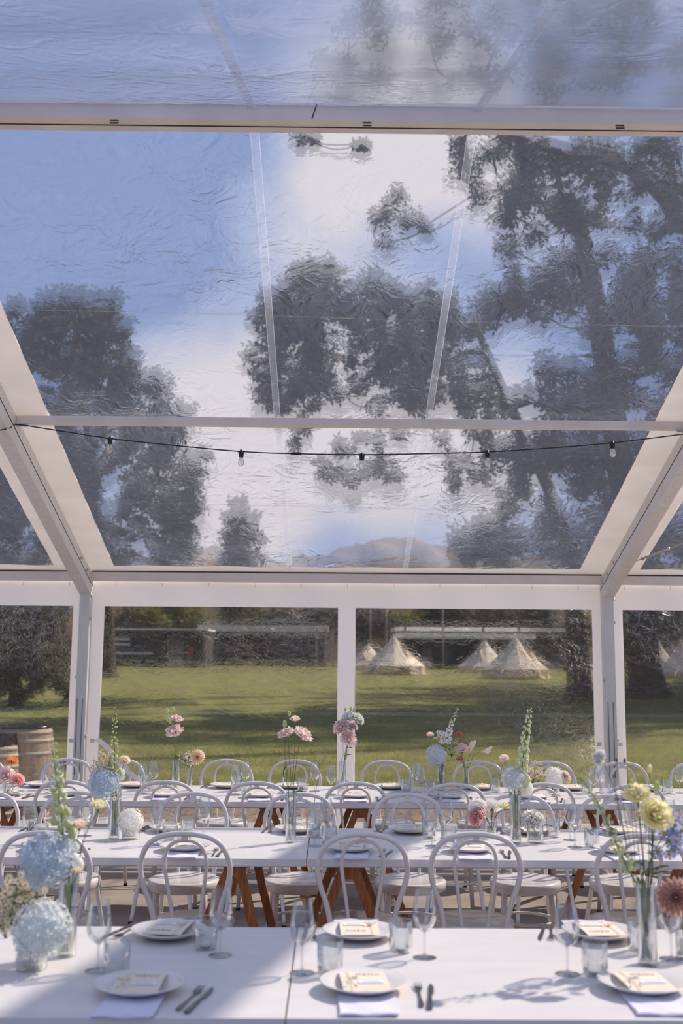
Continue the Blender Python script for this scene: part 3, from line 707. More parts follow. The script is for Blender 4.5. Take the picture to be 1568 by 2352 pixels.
def flower(name, label, cat, vk, u, v, rpx, kind, pm, dY=0, axis=None, leaves=0, via=None, stemw=.0022, group=None, sm='stem', extra=None, calyx=True, base_off=None):
    va = VA[vk]; p = va['p']; Y = p.y+dY; c = aty(u, v, Y); r = rpx*Y/2473*1.03
    ax = V(axis) if axis else V((c.x-p.x, -.25, .9))
    ang = random.uniform(0, 6.28); bo = V((math.cos(ang), math.sin(ang), 0))*va['r']*.55
    b = p + bo + V((0, 0, .02)); n = V((c.x-p.x, c.y-p.y, 0)); k_ = min(1, va['r']*.7/max(n.length, 1e-4)); neck = p + n*k_*.9 + V((0, 0, va['h']))
    if neck.z > c.z-.02: neck.z = (c.z+b.z)/2
    t = thing(name, label, cat, b, 0, group)
    pts = [b, neck] + ([aty(a_, b_, Y) for a_, b_ in via] if via else [neck.lerp(c, .5)+V((random.uniform(-.008, .008), 0, .01))]) + [c-ax.normalized()*r*.25]
    pts = spline([q-b for q in pts], 6)
    MB().tube(pts, [stemw*(1.3-.5*i/len(pts)) for i in range(len(pts))], 6).build('stem', MT[sm], t)
    if kind:
        m = MB(); bloom(m, c-b, r, ax, kind); m.build('bloom', MT[pm], t)
        if kind in ('rose', 'lisi', 'ruffle', 'dahlia', 'bud') and calyx:
            MB().ball(c-b-ax.normalized()*r*.32, r*.2, 8, 6).build('calyx', MT['stem'], t)
    if leaves:
        for i in range(leaves):
            q = pts[int(len(pts)*(.45+.4*i/max(1, leaves)))]; sd = random.choice((-1, 1))
            m = MB(); leafm(m, q, (sd*1, random.uniform(-.4, .4), .5), .05, .014); m.build('leaf', MT['leaf'], t)
    if extra: extra(t, b, pts)
    return t
def spike(name, label, vk, base, path, wpx, pm, n=60, dY=0, topm=None, white=None, cat='flower', bs=1.0):
    va = VA[vk]; p = va['p']; Y = p.y+dY; b = p+V((.004, -.004, .02)); t = thing(name, label, cat, b)
    P = [b, p+V((0, 0, va['h'])) + (aty(*path[0], Y)-p-V((0, 0, va['h'])))*.15] + [aty(u, v, Y) for u, v in path]
    sp = spline([q-b for q in P], 8); L = len(sp)
    MB().tube(sp, [.0035*(1.25-.9*i/L) for i in range(L)], 7).build('stem', MT['stem'], t)
    i0 = int(L*base); m = MB(); st = MB(); mw = MB()
    for k in range(n):
        f = k/n; q = sp[min(L-1, int(i0+(L-1-i0)*f))].lerp(sp[min(L-1, int(i0+(L-1-i0)*f)+1)], random.random())
        a = k*2.4; rad = wpx*Y/2473*(1-.72*f)*random.uniform(.7, 1.0); d = V((math.cos(a), math.sin(a)*.9, .35)).normalized()
        e = q+d*rad; r = rad*(.42-.1*f)*bs
        st.tube([q, e], .0008, 4, False)
        (mw if white and f < white else m).ball(e, r, 7, 5, (1, 1, 1.25))
    m.build('buds', MT[pm], t); st.build('bud_stalks', MT['stem'], t)
    if mw.v: mw.build('open_florets', MT['white'], t)
    return t
def spray(name, label, vk, pts, tiny, pm, dY=0, n=70, cat='flower', spread=22, leafy=False):
    va = VA[vk]; p = va['p']; Y = p.y+dY; b = p+V((-.006, .004, .02)); t = thing(name, label, cat, b)
    st = MB(); m = MB(); ce = MB(); lf = MB()
    for (u, v) in pts:
        c = aty(u, v, Y)
        st.tube(spline([V((0, 0, 0)), p+V((0, 0, va['h']))+(c-p)*.1-b, c-b], 5), .0016, 5)
        for k in range(n//len(pts)):
            q = aty(u+random.gauss(0, spread*.5), v+random.gauss(0, spread*.45), Y+random.gauss(0, .02))-b
            s_ = (c-b)+V((0, 0, -spread*Y/2473)); st.tube([s_, q], .0006, 3, False)
            R = frame_of(V((random.uniform(-.6, .6), -.6, random.uniform(.1, .9))))
            r = tiny*Y/2473
            for j in range(7):
                a = j*2*PI/7; m.add([q, q+R @ V((r*math.cos(a-.35), r*math.sin(a-.35), 0)), q+R @ V((r*1.15*math.cos(a), r*1.15*math.sin(a), 0)), q+R @ V((r*math.cos(a+.35), r*math.sin(a+.35), 0))], [(0, 1, 2, 3)])
            ce.ball(q+R @ V((0, 0, r*.1)), r*.36, 6, 4)
            if leafy and k % 3 == 0: leafm(lf, s_.lerp(q, .6), (random.uniform(-1, 1), 0, .4), .03, .006)
    st.build('stems', MT['stem'], t); tag(m.build('florets', MT[pm], t), kind='stuff'); tag(ce.build('floret_centres', MT['center'], t), kind='stuff')
    if lf.v: lf.build('leaves', MT['leaf'], t)
    return t
def lf_big(u, v, dx, dz, L, W):
    def f(t, b, pts):
        q = aty(u, v, b.y)-b; m = MB(); leafm(m, q, (dx, -.2, dz), L, W); m.build('leaf', MT['leaf'], t)
        MB().tube([pts[len(pts)//2], q], .001, 5).build('leaf_stalk', MT['stem'], t)
    return f
# front table
flower('hydrangea', 'large blue hydrangea head held high at the left of the front table', 'flower', '1a', 107, 1978, 60, 'hyd', 'blue', dY=-.03, axis=(-.3, -.5, .7), stemw=.004, leaves=2)
flower('hydrangea', 'pale blue-white hydrangea head low over the round vase, bottom left', 'flower', '1b', 95, 2132, 60, 'hyd', 'paleb', dY=-.02, axis=(.2, -.6, .7), stemw=.004, leaves=2)
spray('blossom_spray', 'airy cream and green blossom spray at the far left of the front table', '1b', [(25, 2060), (55, 2045), (15, 2110), (70, 2080)], 8, 'cream', dY=.0, n=90, spread=42, leafy=True)
spike('delphinium_spike', 'tall pale green budded spike at the left of the front table', '1a', .42, [(158, 2030), (150, 1960), (140, 1870), (130, 1790), (118, 1700)], 27, 'budg', n=52, white=.2, bs=1.15)
flower('ranunculus', 'soft yellow bloom on a thin stem in front of the middle table', 'flower', '1a', 226, 1856, 17, 'rose', 'yellow', via=[(172, 2040), (192, 1930)], dY=.02, stemw=.0015, sm='stem2')
flower('ranunculus', 'cream and peach bloom with a tilted head above the left chair', 'flower', '1a', 182, 1900, 16, 'rose', 'peach', via=[(160, 2060), (172, 1970)], dY=.03, stemw=.0015, sm='stem2')
flower('ranunculus', 'small cream bloom with an orange base low beside the left tall vase', 'flower', '1a', 178, 2004, 11, 'rose', 'cream', dY=-.05, stemw=.0014, sm='stem2')
flower('yellow_rose', 'large yellow rose at the right edge above the front table', 'flower', '1c', 1500, 1878, 36, 'rose', 'yellow', via=[(1497, 2000)], axis=(.1, -.75, .5), stemw=.003, dY=-.02, leaves=2, sm='stem2')
flower('yellow_rose', 'paler yellow rose just left of the largest yellow rose', 'flower', '1c', 1463, 1832, 27, 'rose', 'yellow', via=[(1478, 1990)], axis=(-.2, -.5, .8), stemw=.0025, dY=.03, leaves=2, sm='stem2')
flower('rose_bud', 'green-yellow rose bud above the two yellow roses', 'flower bud', '1c', 1507, 1808, 13, 'bud', 'budg', via=[(1500, 1930)], dY=.05, stemw=.0016, sm='stem2')
flower('rose_bud', 'narrow yellow bud standing highest right of the right post', 'flower bud', '1c', 1491, 1767, 9, 'bud', 'yellow', via=[(1490, 1960)], dY=.04, stemw=.0012, sm='stem2')
flower('rose_bud', 'small green bud left of the two yellow roses', 'flower bud', '1c', 1449, 1800, 10, 'bud', 'budg', via=[(1470, 1990)], dY=.06, stemw=.0012, sm='stem2')
flower('scabiosa', 'white scabiosa leaning in front of the right post', 'flower', '1c', 1378, 1740, 16, 'ruffle', 'white', via=[(1455, 2030), (1415, 1830)], dY=.02, stemw=.0013, axis=(-.8, -.3, .2), sm='stem2')
for uu, vv, ll in ((1415, 1747, 'dark seed pod left of the pair beside the right post'), (1434, 1747, 'dark seed pod right of the pair beside the right post'), (1410, 1783, 'dark seed pod lowest beside the right post')):
    flower('seed_pod', ll, 'seed pod', '1c', uu, vv, 5, 'bud', 'leaf', via=[(1460, 2010), (uu+14, vv+90)], dY=.03, stemw=.001, sm='stem2')
spike('delphinium_spike', 'pale green budded spike leaning left over the right end of the tables', '1c', .40, [(1462, 2030), (1420, 1950), (1385, 1870), (1350, 1810), (1318, 1775)], 17, 'budg', n=60, dY=.0, bs=.95)
spray('delphinium_sprig', 'sky blue florets at the right edge below the yellow rose', '1c', [(1545, 1890), (1535, 1930)], 13, 'skyb', dY=.02, n=22, spread=26)
flower('dahlia', 'dusty mauve dahlia cut by the right edge of the photograph', 'flower', '1d', 1552, 2062, 42, 'dahlia', 'mauve', axis=(-.35, -.85, .3), dY=-.03, stemw=.003)
m = None
# middle table
flower('hydrangea', 'blue-grey hydrangea at the left of the middle table', 'flower', '2a', 238, 1800, 34, 'hyd', 'blue', dY=-.03, axis=(-.4, -.5, .5), stemw=.004)
flower('hydrangea', 'small pale hydrangea right behind the tall spike on the middle table', 'flower', '2a', 268, 1780, 18, 'hyd', 'paleb', dY=.05, stemw=.003)
spray('chamomile_spray', 'tiny yellow-centred chamomile sprays above the blue-grey hydrangea', '2a', [(232, 1750), (225, 1775), (250, 1745)], 3.2, 'cream', dY=.01, n=120, spread=24)
flower('dahlia', 'cream dahlia right of the spike on the middle table', 'flower', '2a', 286, 1747, 12, 'dahlia', 'peach', via=[(272, 1800)], stemw=.0015, axis=(.2, -.6, .6))
spike('delphinium_spike', 'tall slender green delphinium spike rising in front of the left window', '2a', .55, [(265, 1840), (264, 1760), (262, 1690), (265, 1618)], 12, 'budg', n=46, bs=.95)
spray('white_sprig', 'small white florets inside the neck of the left tall vase', '2a', [(268, 1832)], 4.5, 'white', n=16, spread=14)
flower('hydrangea', 'white hydrangea in a short vase at the left of the middle table', 'flower', '2b', 300, 1886, 27, 'hyd', 'white', axis=(.2, -.4, .8), stemw=.003, leaves=1)
flower('lisianthus', 'open pale pink lisianthus, left of the pair above the middle table', 'flower', '2c', 660, 1690, 18, 'lisi', 'pink', via=[(668, 1800), (664, 1740)], stemw=.0014, axis=(-.3, -.2, .8), sm='stem2', calyx=True)
flower('lisianthus', 'open pale pink lisianthus, right of the pair above the middle table', 'flower', '2c', 692, 1692, 20, 'lisi', 'pink', via=[(672, 1820), (682, 1740)], stemw=.0014, axis=(.5, -.3, .7), sm='stem2', leaves=1)
flower('lisianthus', 'closed cream lisianthus standing above the pink pair', 'flower', '2c', 677, 1656, 11, 'rose', 'cream', via=[(670, 1810), (676, 1730)], stemw=.0012, axis=(0, -.3, 1), sm='stem2')
flower('lisianthus_bud', 'green bud highest above the pink lisianthus pair', 'flower bud', '2c', 664, 1640, 6, 'bud', 'budg', via=[(661, 1790), (655, 1700)], stemw=.001, sm='stem2')
flower('lisianthus_bud', 'green bud left of the closed cream lisianthus', 'flower bud', '2c', 654, 1664, 8, 'bud', 'budg', via=[(658, 1790), (653, 1720)], stemw=.001, sm='stem2', extra=lf_big(657, 1760, -.5, -1, .055, .012))
flower('dahlia', 'white dahlia at the left of the short vase on the middle table', 'flower', '2d', 1096, 1853, 20, 'dahlia', 'white', dY=-.02, stemw=.002, axis=(-.3, -.4, .8), sm='stem2')
flower('dahlia', 'white dahlia seen from behind in the short vase on the middle table', 'flower', '2d', 1130, 1855, 21, 'dahlia', 'white', dY=.03, stemw=.002, axis=(.1, .5, .8), sm='stem2')
flower('carnation', 'pink frilled bloom below the white dahlias on the middle table', 'flower', '2d', 1096, 1876, 19, 'ruffle', 'hotpink', dY=-.05, axis=(-.5, -.4, .3), stemw=.002)
flower('lisianthus', 'pale lime bloom right of the white dahlias on the middle table', 'flower', '2d', 1160, 1856, 12, 'lisi', 'yellow', stemw=.0018, sm='stem2')
flower('hydrangea', 'white hydrangea head below the tall green spike on the middle table', 'flower', '2e', 1181, 1790, 26, 'hyd', 'paleb', dY=-.01, stemw=.003)
flower('hydrangea', 'white floret cluster low on the right of the tall green spike', 'flower', '2e', 1205, 1812, 18, 'hyd', 'white', dY=.02, stemw=.003, leaves=2)
spike('delphinium_spike', 'tallest green-white delphinium spike at the right of the middle table', '2e', .52, [(1190, 1850), (1196, 1790), (1204, 1710), (1217, 1628)], 19, 'budw', n=95, bs=1.0)
flower('ranunculus', 'cream ranunculus on a long stem left of the tallest spike', 'flower', '2e', 1157, 1743, 11, 'dahlia', 'peach', via=[(1170, 1830), (1167, 1780)], stemw=.0015, axis=(-.3, -.4, .8))
flower('carnation', 'white carnation in the short vase beside the tall cylinder vase', 'flower', '2f', 1221, 1885, 23, 'ruffle', 'white', axis=(-.2, -.5, .7), stemw=.003, extra=lf_big(1228, 1900, 1, .35, .085, .014))
# back table
flower('lisianthus', 'pale pink lisianthus, larger of the two at the left of the back table', 'flower', '3a', 401, 1684, 17, 'lisi', 'pink', via=[(407, 1740)], stemw=.0015, axis=(-.1, -.5, .7), leaves=2)
flower('lisianthus', 'pale pink lisianthus, smaller and higher at the left of the back table', 'flower', '3a', 405, 1655, 12, 'lisi', 'pink', via=[(409, 1740)], stemw=.0013, axis=(.2, -.3, .9), dY=.03)
for uu, vv, rr, ll in ((386, 1652, 7, 'cream green bud left of the smaller pale pink lisianthus'), (384, 1634, 6, 'small green bud at the left in the lisianthus cluster'), (398, 1630, 6, 'topmost green bud over the pale pink lisianthus'), (391, 1657, 6, 'round green bud touching the smaller pale pink lisianthus')):
    flower('lisianthus_bud', ll, 'flower bud', '3a', uu, vv, rr, 'bud', 'budg', via=[(403, 1730), (uu+2, vv+25)], stemw=.001)
spray('wax_flower_sprig', 'wispy white and green sprig between the two left back vases', '3a', [(424, 1738), (428, 1750)], 2.2, 'white', n=44, spread=17, leafy=True)
flower('dahlia', 'peach dahlia facing the camera at the left of the back table', 'flower', '3b', 453, 1739, 17, 'dahlia', 'peach', axis=(.1, -1, .15), stemw=.0018, sm='stem2')
flower('carnation', 'pale pink carnation at the left before the white wall join', 'flower', '3c', 784, 1670, 17, 'ruffle', 'pink', via=[(788, 1730)], stemw=.0014, axis=(-.4, -.5, .6), dY=-.02)
flower('carnation', 'pale pink carnation lowest before the white wall join', 'flower', '3c', 798, 1699, 17, 'lisi', 'pink', stemw=.0014, axis=(.2, -.8, .5), dY=-.04, leaves=2)
flower('carnation', 'white carnation highest before the white wall join', 'flower', '3c', 803, 1647, 15, 'ruffle', 'white', via=[(794, 1740), (798, 1690)], stemw=.0013, axis=(-.1, -.4, .8))
flower('carnation', 'white carnation at the right before the white wall join', 'flower', '3c', 820, 1652, 14, 'ruffle', 'white', via=[(796, 1740), (806, 1690)], stemw=.0013, axis=(.5, -.4, .7), dY=.02)
flower('carnation', 'blush carnation behind the others before the white wall join', 'flower', '3c', 806, 1671, 13, 'ruffle', 'pink', stemw=.0013, dY=.04)
for uu, vv, ll in ((793, 1630, 'green bud left above the carnations'), (805, 1628, 'green bud middle above the carnations'), (813, 1630, 'green bud right above the carnations')):
    flower('carnation_bud', ll, 'flower bud', '3c', uu, vv, 5, 'bud', 'budg', via=[(797, 1720), (uu, vv+22)], stemw=.001)
flower('hydrangea', 'round pale blue hydrangea on the right half of the back table', 'flower', '3d', 1001, 1736, 23, 'hyd', 'paleb', axis=(-.1, -.8, .5), stemw=.003, extra=lf_big(1010, 1752, .3, -1, .07, .032))
flower('ranunculus', 'cream ranunculus above the round pale blue hydrangea', 'flower', '3d', 988, 1688, 8, 'dahlia', 'peach', via=[(1000, 1730)], stemw=.0012, dY=.02)
flower('ranunculus', 'tiny cream ranunculus beside the larger one above the hydrangea', 'flower', '3d', 1000, 1696, 5, 'dahlia', 'peach', stemw=.001, dY=.02)
spike('larkspur_spike', 'white larkspur spike leaning right above the pale hydrangea', '3d', .58, [(1020, 1740), (1026, 1700), (1036, 1665), (1052, 1626)], 8, 'budw', n=44, white=.6, dY=.03, bs=1.35)
spray('white_sprig', 'white open larkspur florets left of the leaning spike', '3d', [(1022, 1692)], 6, 'white', n=12, spread=16, dY=.03)
flower('rose', 'dusty pink rose standing over the slim back vase', 'flower', '3e', 1061, 1724, 14, 'rose', 'pink', axis=(-.1, -.4, .8), stemw=.002)
flower('zinnia', 'coral orange zinnia above the dusty pink rose', 'flower', '3e', 1054, 1688, 9, 'dahlia', 'coral', via=[(1062, 1740)], stemw=.0013, axis=(0, -.2, 1), dY=.03)
flower('carnation', 'small bright pink bloom below the dusty pink rose', 'flower', '3e', 1056, 1744, 8, 'ruffle', 'hotpink', stemw=.0012, dY=-.02)
flower('calla_lily', 'upright cream calla lily right of the pink rose', 'flower', '3e', 1082, 1719, 11, 'calla', 'cream', via=[(1072, 1760)], stemw=.0018, axis=(.25, -.1, 1), calyx=False)
flower('calla_lily', 'cream calla lily leaning far right over the back table', 'flower', '3e', 1113, 1725, 11, 'calla', 'cream', via=[(1074, 1765), (1088, 1735), (1100, 1728)], stemw=.0018, axis=(1, -.1, .25), calyx=False)
spray('leaf_sprig', 'green leafy sprig left of the pink rose', '3e', [(1040, 1705), (1036, 1725)], 1.5, 'cream', n=30, spread=15, leafy=True, dY=.02, cat='foliage')
flower('hydrangea', 'white hydrangea lying low at the right of the back table', 'flower', '3f', 1272, 1785, 22, 'hyd', 'white', axis=(.1, -.6, .6), stemw=.003, leaves=2)
flower('sweet_pea', 'blush frilled bloom right of the low white hydrangea', 'flower', '3f', 1297, 1785, 13, 'ruffle', 'peach', stemw=.0015, axis=(.6, -.5, .4))
spray('chamomile_spray', 'yellow-centred chamomile left of the low white hydrangea', '3f', [(1235, 1777), (1222, 1780)], 3.2, 'cream', n=90, spread=21)
flower('peony', 'pale pink peony cut by the left edge on the back table', 'flower', '3g', 14, 1785, 19, 'rose', 'pink', axis=(.1, -.7, .5), stemw=.002, extra=lf_big(20, 1822, -.9, -.6, .07, .03))
flower('nerine', 'bright pink spidery bloom right of the pale pink peony', 'flower', '3g', 42, 1791, 14, 'dahlia', 'hotpink', axis=(.5, -.6, .4), stemw=.0014, sm='stem2', extra=lf_big(22, 1838, .6, -.8, .06, .026))
flower('ranunculus', 'orange ranunculus above the pale pink peony at the left edge', 'flower', '3g', 28, 1749, 13, 'dahlia', 'orange', stemw=.0016, axis=(.2, -.3, .9))

# ------------------------------------------------------------------ outside: barrels
def barrel(label, u, w, h, y, group='wine barrels outside the back wall'):
    q = aty(u, 1750, y); t = thing('wine_barrel', label, 'barrel', (q.x, y, -.04), 0, group)
    R = lambda z: w/2*(.84+.16*math.sin(PI*z/h))
    MB().lathe([(R(h*i/14), h*i/14) for i in range(15)] + [(R(h)-.025, h), (R(h)-.03, h-.06), (.001, h-.06)], 28).build('staves', MT['bwood'], t)
    for zf in (.04, .13, .27, .73, .87, .96):
        z = h*zf; hh = .02
        MB().lathe([(R(z-hh)+.002, z-hh), (R(z-hh)+.005, z-hh), (R(z+hh)+.005, z+hh), (R(z+hh)+.002, z+hh)], 28).build('hoop', MT['bhoop'], t)
    return t
b1 = barrel('large weathered wine barrel outside the left window', 56, .66, .96, 12.1)
MB().lathe([(.235, .905), (.27, .955), (.285, .985), (.25, .975), (.2, .93)], 24).build('bin_liner', MT['bag'], b1)
b2 = barrel('smaller wine barrel with a black bag at the left edge', -8, .50, .80, 11.75)
m = MB(); m.grid(lambda a, b: ((.17+.04*math.sin(a*30)*b)*math.cos(2*PI*a)*(1.25-.35*b), (.17+.04*math.sin(a*24)*b)*math.sin(2*PI*a)*(1.25-.35*b), .77+.14*b+.02*math.sin(a*40)), 60, 6)
m.ball((0, 0, .86), .15, 12, 8, (1, 1, .35)); m.build('bin_liner', MT['bag'], b2)

# ------------------------------------------------------------------ outside: tents
def tent(label, u, v, y, apx, topv, wpx, face, rot=0):
    g0 = aty(u, v, y); z0 = gz(y); s_ = y/2473; D = wpx*s_; H = (v-topv)*s_
    t = thing('bell_tent', label, 'tent', (g0.x, y, z0), rot, 'canvas bell tents on the lawn')
    r = D/2; wh = H*.20; n = 12
    def ring(r_, z, k): a = 2*PI*k/n; return (r_*math.cos(a), r_*math.sin(a), z)
    m = MB()
    rows_ = [(r*.97, wh), (r*.80, wh+(H-wh)*.13), (r*.5, wh+(H-wh)*.40), (r*.22, wh+(H-wh)*.70), (.05, H*.985), (.001, H)]
    vs = [ring(a*(1 if k % 1 == 0 else 1), z, k) for a, z in rows_ for k in range(n)]
    fs = [(i*n+k, i*n+(k+1) % n, (i+1)*n+(k+1) % n, (i+1)*n+k) for i in range(len(rows_)-1) for k in range(n)]
    m.add(vs, fs); m.build('canvas_roof', MT['canvas'], t)
    m = MB(); m.add([ring(rr, z, k) for rr, z in ((r*.97, wh), (r*.95, 0)) for k in range(n)], [(k, (k+1) % n, n+(k+1) % n, n+k) for k in range(n)]); m.build('side_wall', MT['canvas2'], t)
    # entrance: a tall triangular porch of sand canvas leaning out over the door
    m = MB(); a = -PI/2+face; dx_, dy_ = math.cos(a), math.sin(a); sx_, sy_ = -dy_, dx_
    top = V((dx_*r*.46, dy_*r*.46, H*.66)); o = r*1.0
    L = V((dx_*o*.93-sx_*r*.42, dy_*o*.93-sy_*r*.42, 0)); Rr = V((dx_*o*.93+sx_*r*.42, dy_*o*.93+sy_*r*.42, 0)); inner = V((dx_*r*.1, dy_*r*.1, H*.66))
    m.add([top, L, Rr, V((0, 0, H*.85))], [(0, 1, 2), (0, 3, 1), (0, 2, 3)]); m.build('entrance', MT['canvas2'], t)
    dn = V((dx_, dy_, 0))*.02; m = MB(); m.add([top*.75+(L+Rr)*.125+dn, L*.8+Rr*.2+dn, L*.2+Rr*.8+dn], [(0, 1, 2)]); m.build('door_flap', MT['canvas'], t)
    m = MB()
    for k in range(0, n, 2):
        a = 2*PI*k/n; m.tube([(r*.97*math.cos(a), r*.97*math.sin(a), wh), (r*1.3*math.cos(a), r*1.3*math.sin(a), .02)], .012, 4)
    m.build('guy_rope', MT['fascia'], t)
    MB().tube([(0, 0, H-.02), (0, 0, H+.12)], .03, 6).build('pole_tip', MT['fascia'], t)
tent('cream bell tent half hidden at the left behind the largest left tent', 845, 1532, 96, 843, 1472, 118, -.4)
tent('large cream bell tent just right of the middle wall join', 903, 1547, 84, 900, 1459, 150, .9)
tent('small bright bell tent behind the right-hand large tent', 1113, 1545, 88, 1117, 1470, 128, -.5)
tent('large cream bell tent left of the right tree trunk', 1184, 1558, 74, 1186, 1463, 158, 1.0)
tent('bell tent partly hidden behind the big trunk at right', 1515, 1552, 92, 1515, 1478, 90, -.3)
tent('cream bell tent at the right edge beyond the right post', 1566, 1560, 72, 1560, 1470, 125, .7)

# ------------------------------------------------------------------ outside: sheds, cars, fence
def shed(label, u0, u1, v0, v1, y, depth, roofpx, lean=0, extra=None, cat='building', name='shed'):
    a = aty(u0, v1, y); b = aty(u1, v1, y); zt = aty((u0+u1)/2, v0, y).z; z0 = gz(y)-.3
    t = thing(name, label, cat, ((a.x+b.x)/2, y, z0))
    Wd = b.x-a.x; H = zt-z0
    MB().box((0, depth/2, H/2-.1), (Wd, depth, H-.2)).build('wall', MT['shed'], t)
    rh = roofpx*y/2473
    MB().add([(sx*(Wd/2+.4), yy, zz) for sx in (-1, 1) for yy, zz in ((-.9, H-rh), (-.9, H), (depth*.7, H+rh*.3), (depth*.7, H-rh*.7))], [(0, 1, 2, 3), (4, 7, 6, 5), (1, 5, 6, 2), (0, 4, 5, 1), (0, 3, 7, 4), (3, 2, 6, 7)]).build('roof', MT['fascia'], t)
    if extra: extra(t, y, z0, V(((a.x+b.x)/2, y, z0)))
    return t
def ex1(t, y, z0, o):
    m = MB()
    for u in (727, 748, 764):
        q = aty(u, 1500, y)-o; m.box((q.x, -1.6, 2.0), (.28, .3, 4.6))
    m.build('veranda_post', MT['timber'], t)
    q = aty(665, 1512, y)-o
    for uu in (468, 505, 620, 664):
        q = aty(uu, 1490, y)-o
        MB().box((q.x, -.06, q.z), (1.0, .08, 1.1)).build('window', MT['carg'], t)
shed('long dark shed with a pale roof edge behind the left window', 462, 745, 1437, 1524, 118, 9, 14, extra=ex1)
def ex0(t, y, z0, o):
    for v in (1468, 1480, 1500):
        a = aty(258, v, y)-o; b = aty(300 if v != 1500 else 352, v, y)-o
        MB().box(((a.x+b.x)/2, -.3, a.z), (b.x-a.x, .08, .22)).build('rail', MT['fascia'], t)
    a = aty(404, 1487, y)-o
    fr = MB(); W_, H_ = 36*y/2473, 76*y/2473
    f = MB().box((a.x, -.5, a.z-1.0), (W_, .12, H_)).build('door', MT['timber'], t)
    g = MB()
    for r_ in range(2):
        for c_ in range(3): g.box((a.x+(c_-1)*W_*.31, -.58, a.z+.55-r_*1.05), (W_*.25, .04, .9))
    g.build('pane', MT['carg'], f)
    q = aty(438, 1496, y)-o; MB().box((q.x, -.4, q.z), (.5, .3, .9)).build('fire_box', MT['red'], t)
shed('dark timber barn with white rails and a glazed door at the left', 250, 470, 1444, 1520, 108, 8, 4, extra=ex0, name='barn')
def ex2(t, y, z0, o):
    m = MB()
    for u in (925, 1010, 1100, 1180, 1290):
        q = aty(u, 1500, y)-o; m.box((q.x, -3.2, 2.2), (.2, .2, 4.4))
    m.build('veranda_post', MT['shed'], t)
    a = aty(905, 1464, y)-o; b = aty(1215, 1456, y)-o
    MB().box(((a.x+b.x)/2, -2.0, a.z+.1), (b.x-a.x, 3.4, .5)).build('awning', MT['fascia'], t)
    for uu in (980, 1025): q = aty(uu, 1500, y)-o; MB().box((q.x, -.1, q.z), (1.0, .1, 1.8)).build('window', MT['carg'], t)
shed('long low building with two pale roof lines behind the tents', 915, 1297, 1442, 1530, 112, 10, 9, extra=ex2, name='lodge')
def car(label, u, v, y, wpx, col):
    q = aty(u, v, y); z0 = gz(y); L = wpx*y/2473; t = thing('parked_car', label, 'car', (q.x, y, z0)); k_ = L/4.4
    T = lambda p: V((p.x*k_, p.z*k_, p.y*k_))
    MB().prism([(-2.2, .35), (2.2, .35), (2.2, .8), (1.9, .95), (1.1, 1.0), (-2.0, 1.0), (-2.2, .8)], -.85, .85, T).build('body', MT[col], t, bevel=.05)
    MB().prism([(-1.7, .98), (1.2, .98), (.6, 1.5), (-1.2, 1.5)], -.75, .75, T).build('cabin', MT['carg'], t, bevel=.05)
    MB().prism([(-1.25, 1.48), (.65, 1.48), (.55, 1.54), (-1.15, 1.54)], -.76, .76, T).build('roof', MT[col], t)
    for sx in (-1.35, 1.35):
        for yy in (-.75, .75): MB().tube([T(V((sx, .34, yy-.1))), T(V((sx, .34, yy+.1)))], .34*k_, 14).build('wheel', MT['rubber'], t)
car('white car parked right of the left-hand bell tents', 950, 1526, 104, 80, 'carp')
car('grey utility car parked behind the right-hand bell tents', 1270, 1524, 100, 100, 'card')
car('pale car showing right of the tree trunk', 1372, 1522, 104, 70, 'carp')
for u, l in ((850, 'thin grey pole left of the lodge roof'), (887, 'thin grey pole above the left bell tents'), (1017, 'thin grey pole right of the left-hand bell tents')):
    q = aty(u, 1470, 106); t = tag(MB().tube([(q.x, 106, gz(106)), (q.x, 106, q.z+4.5)], .07, 6).build('flag_pole', MT['timber']), l, 'pole')

# ------------------------------------------------------------------ outside: trees
def leaves_mesh(name, clumps, per, size, m, parent, droop=.3, off=V((0, 0, 0))):
    out = []
    for (c, r) in clumps:
        n = max(20, int(per*r*r))
        d = rng.normal(size=(n, 3)); d /= np.linalg.norm(d, axis=1)[:, None]; rad = r*rng.random(n)**.45
        p = np.array(c-off) + d*rad[:, None]*np.array([1, 1, .8])
        sub = rng.random(n) < .95; p = p[sub]; n = len(p)
        a = rng.normal(size=(n, 3)); a[:, 2] -= droop; a /= np.linalg.norm(a, axis=1)[:, None]
        b = np.cross(a, rng.normal(size=(n, 3))); b /= np.linalg.norm(b, axis=1)[:, None]
        L = size*rng.uniform(.6, 1.3, n)[:, None]
        out.append(np.stack([p, p+a*L*.5+b*L*.22, p+a*L, p+a*L*.5-b*L*.22], 1).reshape(-1, 3))
    return np_mesh(name, np.concatenate(out), 4, m, parent)
def subclumps(c, r, n=7, f=.45):
    out = []
    for _ in range(n):
        d = V(rng.normal(size=3)).normalized()*r*.68*(random.random()**.4); d.z *= .8; out.append((c+d, r*f*random.uniform(.7, 1.15)))
    return out
